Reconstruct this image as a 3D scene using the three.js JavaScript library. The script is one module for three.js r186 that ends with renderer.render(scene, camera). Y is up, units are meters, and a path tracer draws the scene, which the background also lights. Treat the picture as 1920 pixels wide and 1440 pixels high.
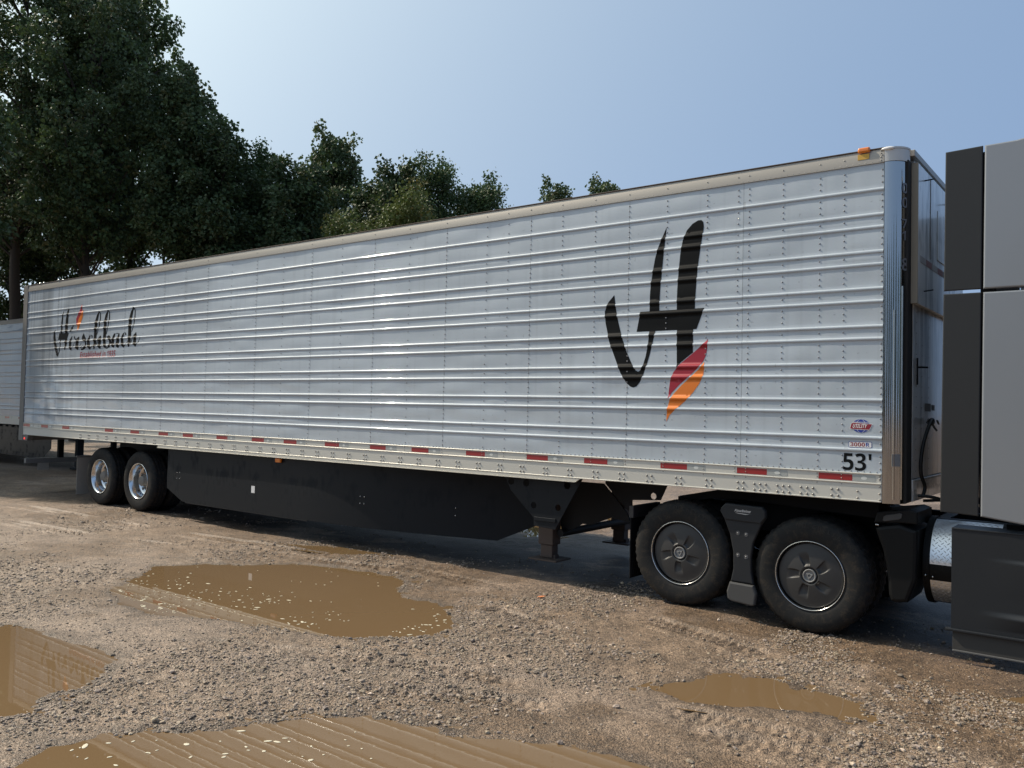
import * as THREE from 'three';
import { mergeGeometries, mergeVertices, toCreasedNormals } from 'three/addons/utils/BufferGeometryUtils.js';
import { RoundedBoxGeometry } from 'three/addons/geometries/RoundedBoxGeometry.js';
import { FontLoader } from 'three/addons/loaders/FontLoader.js';

// ---------------------------------------------------------------- camera, sky, sun, exposure
const scene = new THREE.Scene();
const camera = new THREE.PerspectiveCamera(49.05, 4 / 3, 0.1, 1500);
camera.position.set(17.769, 1.876, 7.354);
camera.rotation.set(0.0286, 0.6517, 0.0226, 'YXZ');
const SUN = new THREE.Vector3(-0.714, 0.682, 0.157).normalize();
{
  const W = 1024, H = 512, data = new Float32Array(W * H * 4);
  for (let j = 0; j < H; j++) {
    const el = ((j + 0.5) / H - 0.5) * Math.PI, y = Math.sin(el), c = Math.cos(el), e = Math.max(el, 0);
    for (let i = 0; i < W; i++) {
      const a = ((i + 0.5) / W - 0.5) * 2 * Math.PI, x = Math.cos(a) * c, z = Math.sin(a) * c;
      const ang = Math.acos(Math.min(1, Math.max(-1, x * SUN.x + y * SUN.y + z * SUN.z))) * 180 / Math.PI;
      const g = Math.exp(-(Math.max(ang, 4) - 40) / 22), hz = Math.exp(-e / 0.2), zen = 1 - 0.22 * Math.sin(e);
      const k = (j * W + i) * 4;
      data[k] = (0.19 + 0.6 * g) * zen + 0.085 * hz;
      data[k + 1] = (0.327 + 0.615 * g) * zen + 0.07 * hz;
      data[k + 2] = (0.58 + 0.475 * g) * zen + 0.03 * hz;
      data[k + 3] = 1;
    }
  }
  const sky = new THREE.DataTexture(data, W, H, THREE.RGBAFormat, THREE.FloatType);
  sky.mapping = THREE.EquirectangularReflectionMapping; sky.magFilter = THREE.LinearFilter; sky.minFilter = THREE.LinearFilter; sky.needsUpdate = true;
  scene.background = sky; scene.environment = sky;
}
const sun = new THREE.DirectionalLight(new THREE.Color().setRGB(1, 0.88, 0.72), 5);
sun.position.copy(SUN).multiplyScalar(60).add(new THREE.Vector3(6, 0, -4)); sun.target.position.set(6, 0, -4);
sun.castShadow = true; sun.shadow.mapSize.set(4096, 4096); sun.shadow.radius = 1.2;
Object.assign(sun.shadow.camera, { left: -35, right: 35, top: 30, bottom: -30, near: 1, far: 140 });
scene.add(sun, sun.target);
const renderer = new THREE.WebGLRenderer({ antialias: true });
renderer.setSize(1024, 768);
renderer.toneMapping = THREE.LinearToneMapping;
renderer.toneMappingExposure = 1.0;
renderer.shadowMap.enabled = true;

// ---------------------------------------------------------------- helpers
const rng = seed => () => { seed = (seed + 0x6D2B79F5) | 0; let t = Math.imul(seed ^ (seed >>> 15), 1 | seed); t = (t + Math.imul(t ^ (t >>> 7), 61 | t)) ^ t; return ((t ^ (t >>> 14)) >>> 0) / 4294967296; };
const hash = (i, j, s = 0) => { let h = Math.imul(i, 374761393) ^ Math.imul(j, 668265263) ^ Math.imul(s + 11, 2147483647); h = Math.imul(h ^ (h >>> 13), 1274126177); return ((h ^ (h >>> 16)) >>> 0) / 4294967296; };
const fade = t => t * t * (3 - 2 * t);
function noise(x, y, s = 0, wrap = 0) {               // value noise 0..1
  const i = Math.floor(x), j = Math.floor(y), u = fade(x - i), v = fade(y - j);
  const w = n => wrap ? ((n % wrap) + wrap) % wrap : n;
  const a = hash(w(i), w(j), s), b = hash(w(i + 1), w(j), s), c = hash(w(i), w(j + 1), s), d = hash(w(i + 1), w(j + 1), s);
  return a + (b - a) * u + (c - a) * v + (a - b - c + d) * u * v;
}
const sstep = (a, b, x) => { const t = Math.min(1, Math.max(0, (x - a) / (b - a))); return t * t * (3 - 2 * t); };
const rgb = (r, g, b) => new THREE.Color().setRGB(r, g, b);
const mat = (r, g, b, rough = 0.6, metal = 0, extra = {}) => new THREE.MeshPhysicalMaterial({ color: rgb(r, g, b), roughness: rough, metalness: metal, ...extra });
const taken = {};
const numbered = n => { const k = taken[n] = (taken[n] ?? -1) + 1; return k ? `${n}_${String(k).padStart(3, '0')}` : n; };
function mesh(name, geo, m, parent, kind) {
  const o = new THREE.Mesh(geo, m); o.name = parent ? name : numbered(name); o.castShadow = o.receiveShadow = true;
  if (kind) o.userData.kind = kind;
  (parent || scene).add(o); return o;
}
function thing(name, label, category, group) {
  const o = new THREE.Group(); o.name = numbered(name); o.userData = { label, category }; if (group) o.userData.group = group; scene.add(o); return o;
}
function part(name, parent, label) { const o = new THREE.Group(); o.name = name; if (label) o.userData.label = label; parent.add(o); return o; }
function box(x0, x1, y0, y1, z0, z1, r = 0) {
  const w = x1 - x0, h = y1 - y0, d = z1 - z0;
  const g = r ? new RoundedBoxGeometry(w, h, d, 2, r) : new THREE.BoxGeometry(w, h, d);
  return g.translate((x0 + x1) / 2, (y0 + y1) / 2, (z0 + z1) / 2);
}
const path = (pts, C = THREE.Shape) => { const s = new C(); pts.forEach(([x, y], i) => i ? s.lineTo(x, y) : s.moveTo(x, y)); s.closePath(); return s; };
function plate(pts, z0, z1, bevel = 0, holes = []) {   // outline in x, y; thickness in z
  const s = path(pts);
  for (const [x, y, r] of holes) { const h = new THREE.Path(); h.absellipse(x, y, r, r, 0, Math.PI * 2, true); s.holes.push(h); }
  const g = new THREE.ExtrudeGeometry(s, { depth: z1 - z0 - 2 * bevel, bevelEnabled: bevel > 0, bevelThickness: bevel, bevelSize: bevel, bevelOffset: -bevel, bevelSegments: 2, curveSegments: 20 });
  return g.translate(0, 0, z0 + bevel);
}
const tube = (pts, r, seg = 20, rad = 8) => new THREE.TubeGeometry(new THREE.CatmullRomCurve3(pts.map(p => new THREE.Vector3(...p))), seg, r, rad, false);
function rod(a, b, r0, r1 = r0, n = 10) {
  const A = new THREE.Vector3(...a), B = new THREE.Vector3(...b), d = B.clone().sub(A);
  const g = new THREE.CylinderGeometry(r1, r0, d.length(), n);
  g.applyQuaternion(new THREE.Quaternion().setFromUnitVectors(new THREE.Vector3(0, 1, 0), d.clone().normalize()));
  return g.translate((A.x + B.x) / 2, (A.y + B.y) / 2, (A.z + B.z) / 2);
}
const latheZ = (pts, n = 64) => new THREE.LatheGeometry(pts.map(([r, z]) => new THREE.Vector2(r, z)), n).rotateX(Math.PI / 2);  // profile radius, z
const merge = gs => mergeGeometries(gs.map(g => { const h = g.index ? g.toNonIndexed() : g; for (const k of Object.keys(h.attributes)) if (!['position', 'normal', 'uv'].includes(k)) h.deleteAttribute(k); return h; }));
function tex(n, f, srgb = false, m = n) {
  const d = new Uint8Array(n * m * 4);
  for (let j = 0; j < m; j++) for (let i = 0; i < n; i++) { const c = f(i / n, j / m, i, j), k = (j * n + i) * 4; d[k] = c[0] * 255; d[k + 1] = c[1] * 255; d[k + 2] = c[2] * 255; d[k + 3] = 255; }
  const t = new THREE.DataTexture(d, n, m); t.wrapS = t.wrapT = THREE.RepeatWrapping; t.magFilter = THREE.LinearFilter; t.minFilter = THREE.LinearMipmapLinearFilter; t.generateMipmaps = true;
  if (srgb) t.colorSpace = THREE.SRGBColorSpace; t.needsUpdate = true; return t;
}
const font = await new FontLoader().loadAsync('fonts/droid/droid_sans_bold.typeface.json');

// ---------------------------------------------------------------- ground, puddles, gravel
const PUDDLES = [
  { y: 0, p: [[9.64,3.10],[9.32,2.81],[9.12,2.50],[8.81,2.17],[9.18,1.67],[9.55,1.36],[9.84,0.99],[10.39,0.82],[10.79,0.69],[11.25,0.78],[11.53,0.90],[11.74,1.23],[12.01,1.36],[12.22,1.35],[12.52,1.42],[12.85,1.65],[13.06,1.95],[13.04,2.23],[12.90,2.45],[12.69,2.72],[12.44,2.84],[12.06,2.86],[11.69,2.96],[11.31,3.07],[11.03,3.20],[10.71,3.36],[10.20,3.28]], label: 'largest muddy puddle, lying alone in front of the dark trailer skirt' },
  { y: 0, p: [[9.4,4.9],[10.29,4.36],[10.52,4.21],[10.97,4.16],[11.47,4.12],[11.70,4.18],[12.03,4.38],[12.24,4.64],[12.29,4.86],[12.50,5.05],[12.45,5.20],[12.0,5.9],[10.6,6.1],[9.6,5.6]], label: 'muddy puddle mirroring the script lettering of the trailer' },
  { y: 0, p: [[13.13,5.47],[13.11,5.31],[13.06,5.18],[13.11,5.06],[13.24,4.83],[13.47,4.48],[13.56,4.29],[13.73,4.07],[14.05,3.77],[14.37,3.65],[14.58,3.66],[14.79,3.57],[14.99,3.43],[15.21,3.34],[15.43,3.30],[15.57,3.27],[15.9,3.35],[15.9,3.9],[15.3,4.6],[14.6,5.3],[13.8,6.0],[13.2,6.0]], label: 'muddy puddle mirroring long bright ribs of the trailer wall' },
  { y: -0.03, p: [[15.04,2.12],[15.12,1.89],[15.24,1.62],[15.42,1.39],[15.63,1.32],[15.81,1.39],[16.09,1.36],[16.25,1.42],[16.33,1.72],[16.22,1.81],[16.04,1.87],[15.83,1.98],[15.63,2.10],[15.45,2.19],[15.27,2.21]], label: 'shallow muddy puddle mirroring the covered tractor wheel' },
  { y: -0.058, p: [[16.96,0.58],[17.02,0.38],[17.16,0.26],[17.6,0.22],[17.7,0.5],[17.4,0.7],[17.07,0.64]], label: 'small bright puddle beside the tractor skirt' },
  { y: 0.002, p: [[8.6,0.2],[9.1,-0.05],[9.9,-0.2],[10.2,-0.1],[9.7,0.22],[9.2,0.3]], label: 'thin brown puddle at the edge of the trailer shadow' },
  { y: 0, p: [[9.0,-4.4],[9.3,-3.5],[9.9,-3.1],[10.5,-2.7],[10.9,-2.9],[10.7,-3.6],[10.1,-4.4],[9.5,-4.9]], label: 'wet pool under the trailer behind the landing gear' },
  { y: 0, p: [[10.2,-5.4],[10.9,-4.6],[11.6,-4.4],[12.0,-5.2],[11.4,-6.4],[10.6,-6.6]], label: 'pool in sunlit dirt beyond the far side of the trailer' },
];
function polySd(p, x, z) {                                   // signed distance, negative inside
  let d = 1e9, inside = false;
  for (let i = 0, j = p.length - 1; i < p.length; j = i++) {
    const [ax, az] = p[i], [bx, bz] = p[j], ex = bx - ax, ez = bz - az, wx = x - ax, wz = z - az;
    const t = Math.min(1, Math.max(0, (wx * ex + wz * ez) / (ex * ex + ez * ez)));
    d = Math.min(d, (wx - ex * t) ** 2 + (wz - ez * t) ** 2);
    if ((az > z) !== (bz > z) && x < (bx - ax) * (z - az) / (bz - az) + ax) inside = !inside;
  }
  return (inside ? -1 : 1) * Math.sqrt(d);
}
for (const q of PUDDLES) { const xs = q.p.map(v => v[0]), zs = q.p.map(v => v[1]); q.b = [Math.min(...xs) - 0.9, Math.max(...xs) + 0.9, Math.min(...zs) - 0.9, Math.max(...zs) + 0.9]; }
const TRACKS = [
  [[12.3, 3.45], [12.95, 3.16], [13.49, 2.95], [14.2, 2.75], [15.3, 2.45], [16.3, 2.3]],
  [[12.7, 4.1], [13.3, 3.78], [14.0, 3.3], [14.7, 3.0], [15.5, 2.8], [16.4, 2.55], [17.4, 2.3]],
  [[1, 1.0], [5, 0.75], [8, 0.55], [10.5, 0.35], [13.4, 0.42], [15, 0.75]],
  [[1, 1.9], [5, 1.75], [8.3, 1.2], [9.3, 0.9], [10.4, 0.55]],
  [[13.2, 1.3], [13.9, 1.5], [14.6, 1.75], [15.4, 2.35]],
].map(t => new THREE.CatmullRomCurve3(t.map(([x, z]) => new THREE.Vector3(x, 0, z))).getPoints(120));
const TRACKLEN = TRACKS.map(t => { let s = 0; return t.map((p, i) => (s += i ? p.distanceTo(t[i - 1]) : 0)); });
function trackH(x, z) {
  let h = 0;
  TRACKS.forEach((t, k) => {
    let best = 9, bi = 0;
    for (let i = 0; i < t.length; i += 1) { const d = (t[i].x - x) ** 2 + (t[i].z - z) ** 2; if (d < best) { best = d; bi = i; } }
    if (best > 0.12) return;
    const i2 = Math.min(t.length - 1, bi + 1), i1 = Math.max(0, i2 - 1), dx = t[i2].x - t[i1].x, dz = t[i2].z - t[i1].z, L = Math.hypot(dx, dz);
    const off = ((x - t[bi].x) * -dz + (z - t[bi].z) * dx) / L, along = TRACKLEN[k][bi] + ((x - t[bi].x) * dx + (z - t[bi].z) * dz) / L;
    const a = Math.abs(off); if (a > 0.28) return;
    const keep = sstep(0.32, 0.6, noise(along * 1.1 + 9 * k, k * 3.3, 5));
    h += keep * (-0.014 * (1 - sstep(0.1, 0.15, a)) + 0.012 * sstep(0.11, 0.15, a) * (1 - sstep(0.17, 0.25, a)) + 0.009 * (1 - sstep(0.1, 0.13, a)) * Math.sin(along * 2 * Math.PI / 0.085 + Math.sign(off) * 1.2 + 8 * a));
  });
  return h;
}
function groundInfo(x, z) {
  const nearCam = 1 - sstep(25, 60, Math.hypot(x - 10, z));
  let h = 0.008 + nearCam * (0.028 * (noise(x * 0.35 + 4, z * 0.35, 1) - 0.5) + 0.02 * (noise(x * 1.1, z * 1.1 + 3, 2) - 0.5)) + (1 - nearCam) * 0.25 * (noise(x * 0.03, z * 0.03, 8) - 0.5);
  h += (-0.032 * sstep(14.3, 15.5, x) - 0.03 * sstep(15.7, 17.2, x)) * (1 - sstep(2.0, 3.1, z));
  const flat = Math.max(1 - sstep(0.2, 0.7, Math.hypot(x - 14.15, (z + 0.4))), 0); h += flat * (0.018 - h);
  const flat2 = 1 - sstep(0.2, 0.6, Math.hypot(x - 15.385, z + 0.4)); h += flat2 * (-0.03 - h);
  const flat3 = 1 - sstep(0.3, 0.8, Math.hypot((x - 3.63) * 0.6, z + 0.4)); h += flat3 * (0.006 - h);
  let sdMin = 9, pud = null;
  for (const q of PUDDLES) {
    if (x < q.b[0] || x > q.b[1] || z < q.b[2] || z > q.b[3]) continue;
    const sd = polySd(q.p, x, z) + 0.10 * (noise(x * 3.1, z * 3.1, 3) - 0.5) + 0.05 * (noise(x * 9, z * 9, 4) - 0.5);
    if (sd < sdMin) { sdMin = sd; pud = q; }
  }
  let micro = 1;
  if (pud && sdMin < 0.7) {
    const s = pud.y + (sdMin > 0 ? 0.002 + (pud.y === -0.03 ? 0.02 : 0.04) * sdMin : Math.max(-0.05, (pud.y === -0.03 ? 0.05 : 0.1) * sdMin));
    h = s + (h - s) * sstep(0.1, 0.65, sdMin); micro = sstep(-0.2, 0.1, sdMin);
  }
  return { h, sd: sdMin, micro };
}
function groundH(x, z, fine = true) {
  const g = groundInfo(x, z);
  if (!fine) return g.h;
  if (x > -4 && x < 22 && z > -9 && z < 9) {
    const rough = sstep(0.42, 0.72, noise(x * 0.9 + 7, z * 0.9, 6));
    g.h += g.micro * ((0.0025 + 0.014 * rough) * (noise(x * 14, z * 14, 9) - 0.5) + (0.002 + 0.009 * rough) * (noise(x * 36, z * 36, 10) - 0.5) + 0.012 * (noise(x * 4.5, z * 4.5, 12) - 0.5));
    if (z > -0.2 && x > 0.5) g.h += g.micro * trackH(x, z);
  }
  return g.h;
}
const GRAIN = 1024;
const grainA = tex(GRAIN, (u, v) => {
  const n1 = noise(u * 400, v * 400, 21, 400), n2 = noise(u * 160, v * 160, 22, 160), n3 = noise(u * 40, v * 40, 23, 40), n4 = noise(u * 9, v * 9, 24, 9);
  let b = 0.62 + 0.30 * (n1 - 0.5) + 0.26 * (n2 - 0.5) + 0.16 * (n3 - 0.5) + 0.1 * (n4 - 0.5);
  const st = noise(u * 230 + 3, v * 230, 25, 230); if (st > 0.86) b += 0.22; if (st < 0.1) b -= 0.2;
  return [b * 1.0, b * 0.985, b * 0.965].map(c => Math.min(1, Math.max(0, c)));
}, true);
const grainBump = tex(GRAIN, (u, v) => { const b = 0.45 * noise(u * 300, v * 300, 31, 300) + 0.35 * noise(u * 120, v * 120, 32, 120) + 0.2 * noise(u * 45, v * 45, 33, 45); return [b, b, b]; });
{
  const axis = segs => { const a = []; for (const [p, q, d] of segs) { const n = Math.max(1, Math.round((q - p) / d)); for (let i = 0; i < n; i++) a.push(p + (q - p) * i / n); } a.push(segs[segs.length - 1][1]); return a; };
  const X = axis([[-700, -120, 60], [-120, -30, 8], [-30, -4, 0.6], [-4, 5, 0.08], [5, 9, 0.035], [9, 17.4, 0.0175], [17.4, 19, 0.06], [19, 30, 0.6], [30, 120, 8], [120, 700, 60]]);
  const Z = axis([[-700, -120, 60], [-120, -30, 8], [-30, -9, 0.6], [-9, -2.5, 0.1], [-2.5, -0.3, 0.045], [-0.3, 5.7, 0.0175], [5.7, 7, 0.08], [7, 30, 0.7], [30, 120, 8], [120, 700, 60]]);
  const nx = X.length, nz = Z.length, pos = new Float32Array(nx * nz * 3), uv = new Float32Array(nx * nz * 2), col = new Float32Array(nx * nz * 3), idx = new Uint32Array((nx - 1) * (nz - 1) * 6);
  let k = 0;
  for (let j = 0; j < nz; j++) for (let i = 0; i < nx; i++, k++) {
    const x = X[i], z = Z[j], far = Math.abs(x) > 60 || Math.abs(z) > 60;
    pos[k * 3] = x; pos[k * 3 + 1] = far ? 0 : groundH(x, z); pos[k * 3 + 2] = z;
    uv[k * 2] = x / 1.7; uv[k * 2 + 1] = z / 1.7;
    // dry tan, grey gravel and wet brown mud in patches
    const a = sstep(0.3, 0.75, 0.6 * noise(x * 0.55, z * 0.8, 41) + 0.4 * noise(x * 1.9, z * 2.3, 42)), b = sstep(0.52 - 0.14 * sstep(13, 15.5, x), 0.72 - 0.12 * sstep(13, 15.5, x), 0.65 * noise(x * 0.7 + 30, z * 0.9, 43) + 0.35 * noise(x * 4, z * 4, 44));
    const t = 0.9 + 0.22 * (noise(x * 6, z * 6, 45) - 0.5);
    let r = 0.272 + 0.03 * a, g = 0.201 + 0.031 * a, bl = 0.143 + 0.034 * a;
    r += (0.2 - r) * b; g += (0.138 - g) * b; bl += (0.088 - bl) * b;
    if (x > 3 && x < 17 && z < -0.2 && z > -3.4) { const w = sstep(0.2, 0.42, noise(x * 1.6, z * 2.2, 47) + 0.3 * noise(x * 7, z * 9, 48) - 0.1) * sstep(-0.2, -0.6, z + 0.3 * (noise(x * 3, z * 3, 49) - 0.5)) * sstep(3, 5, x); r += (0.055 - r) * w; g += (0.04 - g) * w; bl += (0.029 - bl) * w; }  // wet mud under the trailer, darkened further to deepen the trailer shadow
    if (!far) { const gi = groundInfo(x, z); const wet = 1 - sstep(-0.02, 0.16, gi.sd + 0.1 * (noise(x * 7, z * 7, 46) - 0.5)); r += (0.15 - r) * wet; g += (0.11 - g) * wet; bl += (0.078 - bl) * wet; }
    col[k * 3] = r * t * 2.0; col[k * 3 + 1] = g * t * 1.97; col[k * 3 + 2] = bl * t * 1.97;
  }
  k = 0;
  for (let j = 0; j < nz - 1; j++) for (let i = 0; i < nx - 1; i++) { const a = j * nx + i, b = a + 1, c = a + nx, d = c + 1; idx[k++] = a; idx[k++] = c; idx[k++] = b; idx[k++] = b; idx[k++] = c; idx[k++] = d; }
  const g = new THREE.BufferGeometry();
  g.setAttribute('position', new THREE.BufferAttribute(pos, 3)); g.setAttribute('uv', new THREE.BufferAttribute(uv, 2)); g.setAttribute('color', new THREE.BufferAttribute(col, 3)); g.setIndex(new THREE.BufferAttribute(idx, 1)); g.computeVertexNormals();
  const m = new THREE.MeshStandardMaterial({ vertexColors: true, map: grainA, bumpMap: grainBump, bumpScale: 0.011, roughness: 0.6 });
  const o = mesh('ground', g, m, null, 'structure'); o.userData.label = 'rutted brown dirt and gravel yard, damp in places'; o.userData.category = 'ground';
}
const ripple = tex(512, (u, v) => { const b = 0.5 * noise(u * 14, v * 14, 51, 14) + 0.35 * noise(u * 30, v * 30, 52, 30) + 0.15 * noise(u * 64, v * 64, 53, 64); return [b, b, b]; });
const mudWater = new THREE.MeshPhysicalMaterial({ color: rgb(0.165, 0.106, 0.055), roughness: 0.012, ior: 1.333, bumpMap: ripple, bumpScale: 0.00006 });
PUDDLES.forEach(q => {
  // the sheet reaches under the bank; the uneven bank cuts the shoreline
  const cx = q.p.reduce((s, v) => s + v[0], 0) / q.p.length, cz = q.p.reduce((s, v) => s + v[1], 0) / q.p.length;
  const pts = q.p.map(([x, z]) => { const d = Math.hypot(x - cx, z - cz), f = (d + 0.16) / d; return [(x - cx) * f, (z - cz) * f]; });
  const g = new THREE.ShapeGeometry(path(pts)).rotateX(Math.PI / 2); const p = g.attributes.position, uv = g.attributes.uv, n = g.attributes.normal;
  for (let i = 0; i < p.count; i++) { uv.setXY(i, p.getX(i) / 1.4, p.getZ(i) / 1.4); n.setXYZ(i, 0, 1, 0); }
  const ix = g.index.array; for (let i = 0; i < ix.length; i += 3) { const t = ix[i]; ix[i] = ix[i + 1]; ix[i + 1] = t; }
  const o = mesh('puddle', g, mudWater, null, 'structure'); o.position.set(cx, q.y, cz); o.userData.label = q.label; o.userData.category = 'puddle';
});
{
  const R = rng(7), cam = camera.clone(); cam.updateMatrixWorld(); const v = new THREE.Vector3(), vp = new THREE.Matrix4(), proj = new THREE.PerspectiveCamera(54, 4 / 3, 0.1, 100); proj.updateProjectionMatrix();
  vp.multiplyMatrices(proj.projectionMatrix, cam.matrixWorld.clone().invert());
  const stone = s => { const g = new THREE.IcosahedronGeometry(1, 1), p = g.attributes.position, r = rng(s), f = {}; for (let i = 0; i < p.count; i++) { const key = [p.getX(i), p.getY(i), p.getZ(i)].map(c => c.toFixed(3)).join(); f[key] ??= 0.72 + 0.5 * r(); p.setXYZ(i, p.getX(i) * f[key], p.getY(i) * f[key] * 0.7, p.getZ(i) * f[key]); } g.computeVertexNormals(); return g; };
  const spots = [[], [], []];
  for (let k = 0; k < 420000; k++) {
    const x = 2 + 15.6 * Math.pow(R(), 0.55), z = -1.2 + 7 * R();
    if (v.set(x, 0, z).applyMatrix4(vp).z > 1 || Math.abs(v.x) > 1.02 || v.y < -1.06) continue;
    const cl = 0.55 * noise(x * 0.9 + 7, z * 0.9, 6) + 0.3 * noise(x * 2.6, z * 2.6, 61) + 0.15 * noise(x * 8, z * 8, 62);
    const near = 0.16 * sstep(12.6, 11.2, x) * sstep(2.0, 2.8, z) + 0.1 * sstep(3.2, 3.8, z), edge = 0;
    if (R() > 0.025 + 0.5 * sstep(0.52 - near, 0.76, cl)) continue;
    const gi = groundInfo(x, z); if (gi.sd < -0.02 && R() > 0.02) continue; if (gi.sd < -0.06) continue;
    const big = R(), s = big < 0.82 ? 0.003 + 0.004 * R() : big < 0.975 ? 0.006 + 0.006 * R() : 0.011 + 0.012 * R() * R();
    if (s < 0.008 && Math.hypot(x - 17.8, z - 7.3) > 9 && R() < 0.6) continue;
    spots[k % 3].push([x, groundH(x, z) + s * 0.25, z, s]);
  }
  const m = new THREE.MeshStandardMaterial({ color: 0xffffff, roughness: 0.7 }), M4 = new THREE.Matrix4(), Q = new THREE.Quaternion(), E = new THREE.Euler(), C = new THREE.Color();
  spots.forEach((list, k) => {
    const o = new THREE.InstancedMesh(stone(100 + k), m, list.length); o.name = numbered('gravel'); o.castShadow = o.receiveShadow = true;
    list.forEach(([x, y, z, s], i) => {
      Q.setFromEuler(E.set((R() - 0.5) * 0.6, R() * 6.3, (R() - 0.5) * 0.6));
      o.setMatrixAt(i, M4.compose(v.set(x, y, z), Q, new THREE.Vector3(s * (0.8 + 0.7 * R()), s, s)));
      const t = 0.12 + 0.19 * R() + (R() < 0.025 ? 0.25 : 0); o.setColorAt(i, C.setRGB(t * 1.18, t * 0.93, t * (0.64 + 0.14 * R())));
    });
    o.userData = { kind: 'stuff', label: ['scattered grey and tan gravel over the dirt', 'loose brownish gravel between the puddles', 'small chips of gravel across the yard'][k], category: 'gravel' };
    scene.add(o);
  });
  console.log('gravel', spots.map(s => s.length));
  // pale foam flecks floating on the two big puddles
  const fl = []; const P0 = PUDDLES[0], P2 = PUDDLES[2];
  for (let k = 0; k < 9000 && fl.length < 260; k++) { const x = 9 + 4.2 * R(), z = 0.7 + 2.8 * R(); const sd = polySd(P0.p, x, z); if (sd < -0.06 && R() < 0.03 + 0.5 * sstep(1.9, 3.1, z + (x - 10.5) * 0.28) && noise(x * 2, z * 2, 71) > 0.35) fl.push([x, z, P0.y, 0.004 + 0.012 * R() * R()]); }
  for (let k = 0; k < 6000 && fl.length < 330; k++) { const x = 13 + 2.6 * R(), z = 3.3 + 2.3 * R(); if (polySd(P2.p, x, z) < -0.06 && noise(x * 2.5, z * 2.5, 72) > 0.5) fl.push([x, z, P2.y, 0.005 + 0.012 * R() * R()]); }
  const fg = new THREE.SphereGeometry(1, 7, 4), o = new THREE.InstancedMesh(fg, mat(0.62, 0.56, 0.42, 0.5), fl.length); o.name = 'foam_flecks';
  fl.forEach(([x, z, y, s], i) => { Q.setFromEuler(E.set(0, R() * 6.3, 0)); o.setMatrixAt(i, M4.compose(v.set(x, y + 0.0012, z), Q, new THREE.Vector3(s * (1 + 1.5 * R()), 0.0018, s))); });
  o.userData = { kind: 'stuff', label: 'pale foam flecks floating on the muddy puddles', category: 'foam' }; o.castShadow = o.receiveShadow = true; scene.add(o);
  // one fallen leaf
  const lg = new THREE.ShapeGeometry(path([[-0.045, 0], [-0.02, 0.024], [0.01, 0.022], [0.05, 0.002], [0.012, -0.02], [-0.02, -0.022]])); lg.rotateX(-Math.PI / 2);
  { const p = lg.attributes.position; for (let i = 0; i < p.count; i++) p.setY(i, 0.25 * Math.abs(p.getZ(i)) + 2.0 * p.getX(i) ** 2); lg.computeVertexNormals(); }
  const leaf = mesh('fallen_leaf', lg, mat(0.5, 0.17, 0.06, 0.7, 0, { side: THREE.DoubleSide }), null); leaf.position.set(12.95, groundH(12.95, 0.48) + 0.008, 0.48); leaf.rotation.set(0.1, 0.6, 0.1);
  leaf.userData = { label: 'single orange fallen leaf lying on the dirt', category: 'leaf' };
}
// ---------------------------------------------------------------- materials
const M = {
  rail: mat(0.58, 0.57, 0.52, 0.42, 0.2), topRail: mat(0.35, 0.325, 0.29, 0.45, 0.35), lip: mat(0.6, 0.58, 0.52, 0.38, 0.35),
  rivet: mat(0.3, 0.29, 0.27, 0.45, 0.5), frameGrey: mat(0.2, 0.19, 0.175, 0.6, 0.2), dark: mat(0.008, 0.008, 0.009, 0.75, 0, { specularIntensity: 0.3 }), black: mat(0.03, 0.03, 0.031, 0.5),
  skirt: mat(0.012, 0.0145, 0.018, 0.5, 0, { specularIntensity: 0.3 }), steel: mat(0.013, 0.014, 0.016, 0.6, 0, { specularIntensity: 0.4 }), rust: mat(0.075, 0.055, 0.046, 0.75), decalBlack: mat(0.007, 0.008, 0.009, 0.5, 0, { specularIntensity: 0.2 }), decalRed: mat(0.32, 0.012, 0.03, 0.38), decalOrange: mat(0.72, 0.19, 0.02, 0.38),
  decalWhite: mat(0.75, 0.75, 0.75, 0.4), decalBlue: mat(0.02, 0.05, 0.3, 0.4), letterRed: mat(0.26, 0.02, 0.035, 0.4),
  tapeRed: mat(0.3, 0.012, 0.014, 0.35, 0, { clearcoat: 0.5, clearcoatRoughness: 0.2 }), tapeWhite: mat(0.36, 0.38, 0.37, 0.35, 0, { clearcoat: 0.5, clearcoatRoughness: 0.2 }), tapeMark: mat(0.6, 0.62, 0.6, 0.35),
  chrome: mat(0.5, 0.49, 0.47, 0.12, 1), polished: mat(0.78, 0.78, 0.77, 0.16, 1), rubber: null, rim: mat(0.7, 0.7, 0.69, 0.22, 1),
  roof: mat(0.6, 0.6, 0.58, 0.5, 0.2), amber: mat(0.75, 0.2, 0.01, 0.2, 0, { clearcoat: 1 }), amberLabel: mat(0.6, 0.36, 0.06, 0.6), redLens: mat(0.5, 0.02, 0.02, 0.2, 0, { emissive: rgb(1, 0.08, 0.06), emissiveIntensity: 1.2 }),
  tyreText: mat(0.03, 0.03, 0.029, 0.7, 0, { specularIntensity: 0.5 }), flap: mat(0.34, 0.31, 0.26, 0.7), hose: mat(0.014, 0.014, 0.015, 0.5), frontWhite: null, gasket: mat(0.012, 0.011, 0.01, 0.8), tan: mat(0.33, 0.29, 0.22, 0.7), grey: mat(0.2, 0.2, 0.2, 0.6), figure: mat(0.22, 0.23, 0.25, 0.4, 0.5),
};
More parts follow.
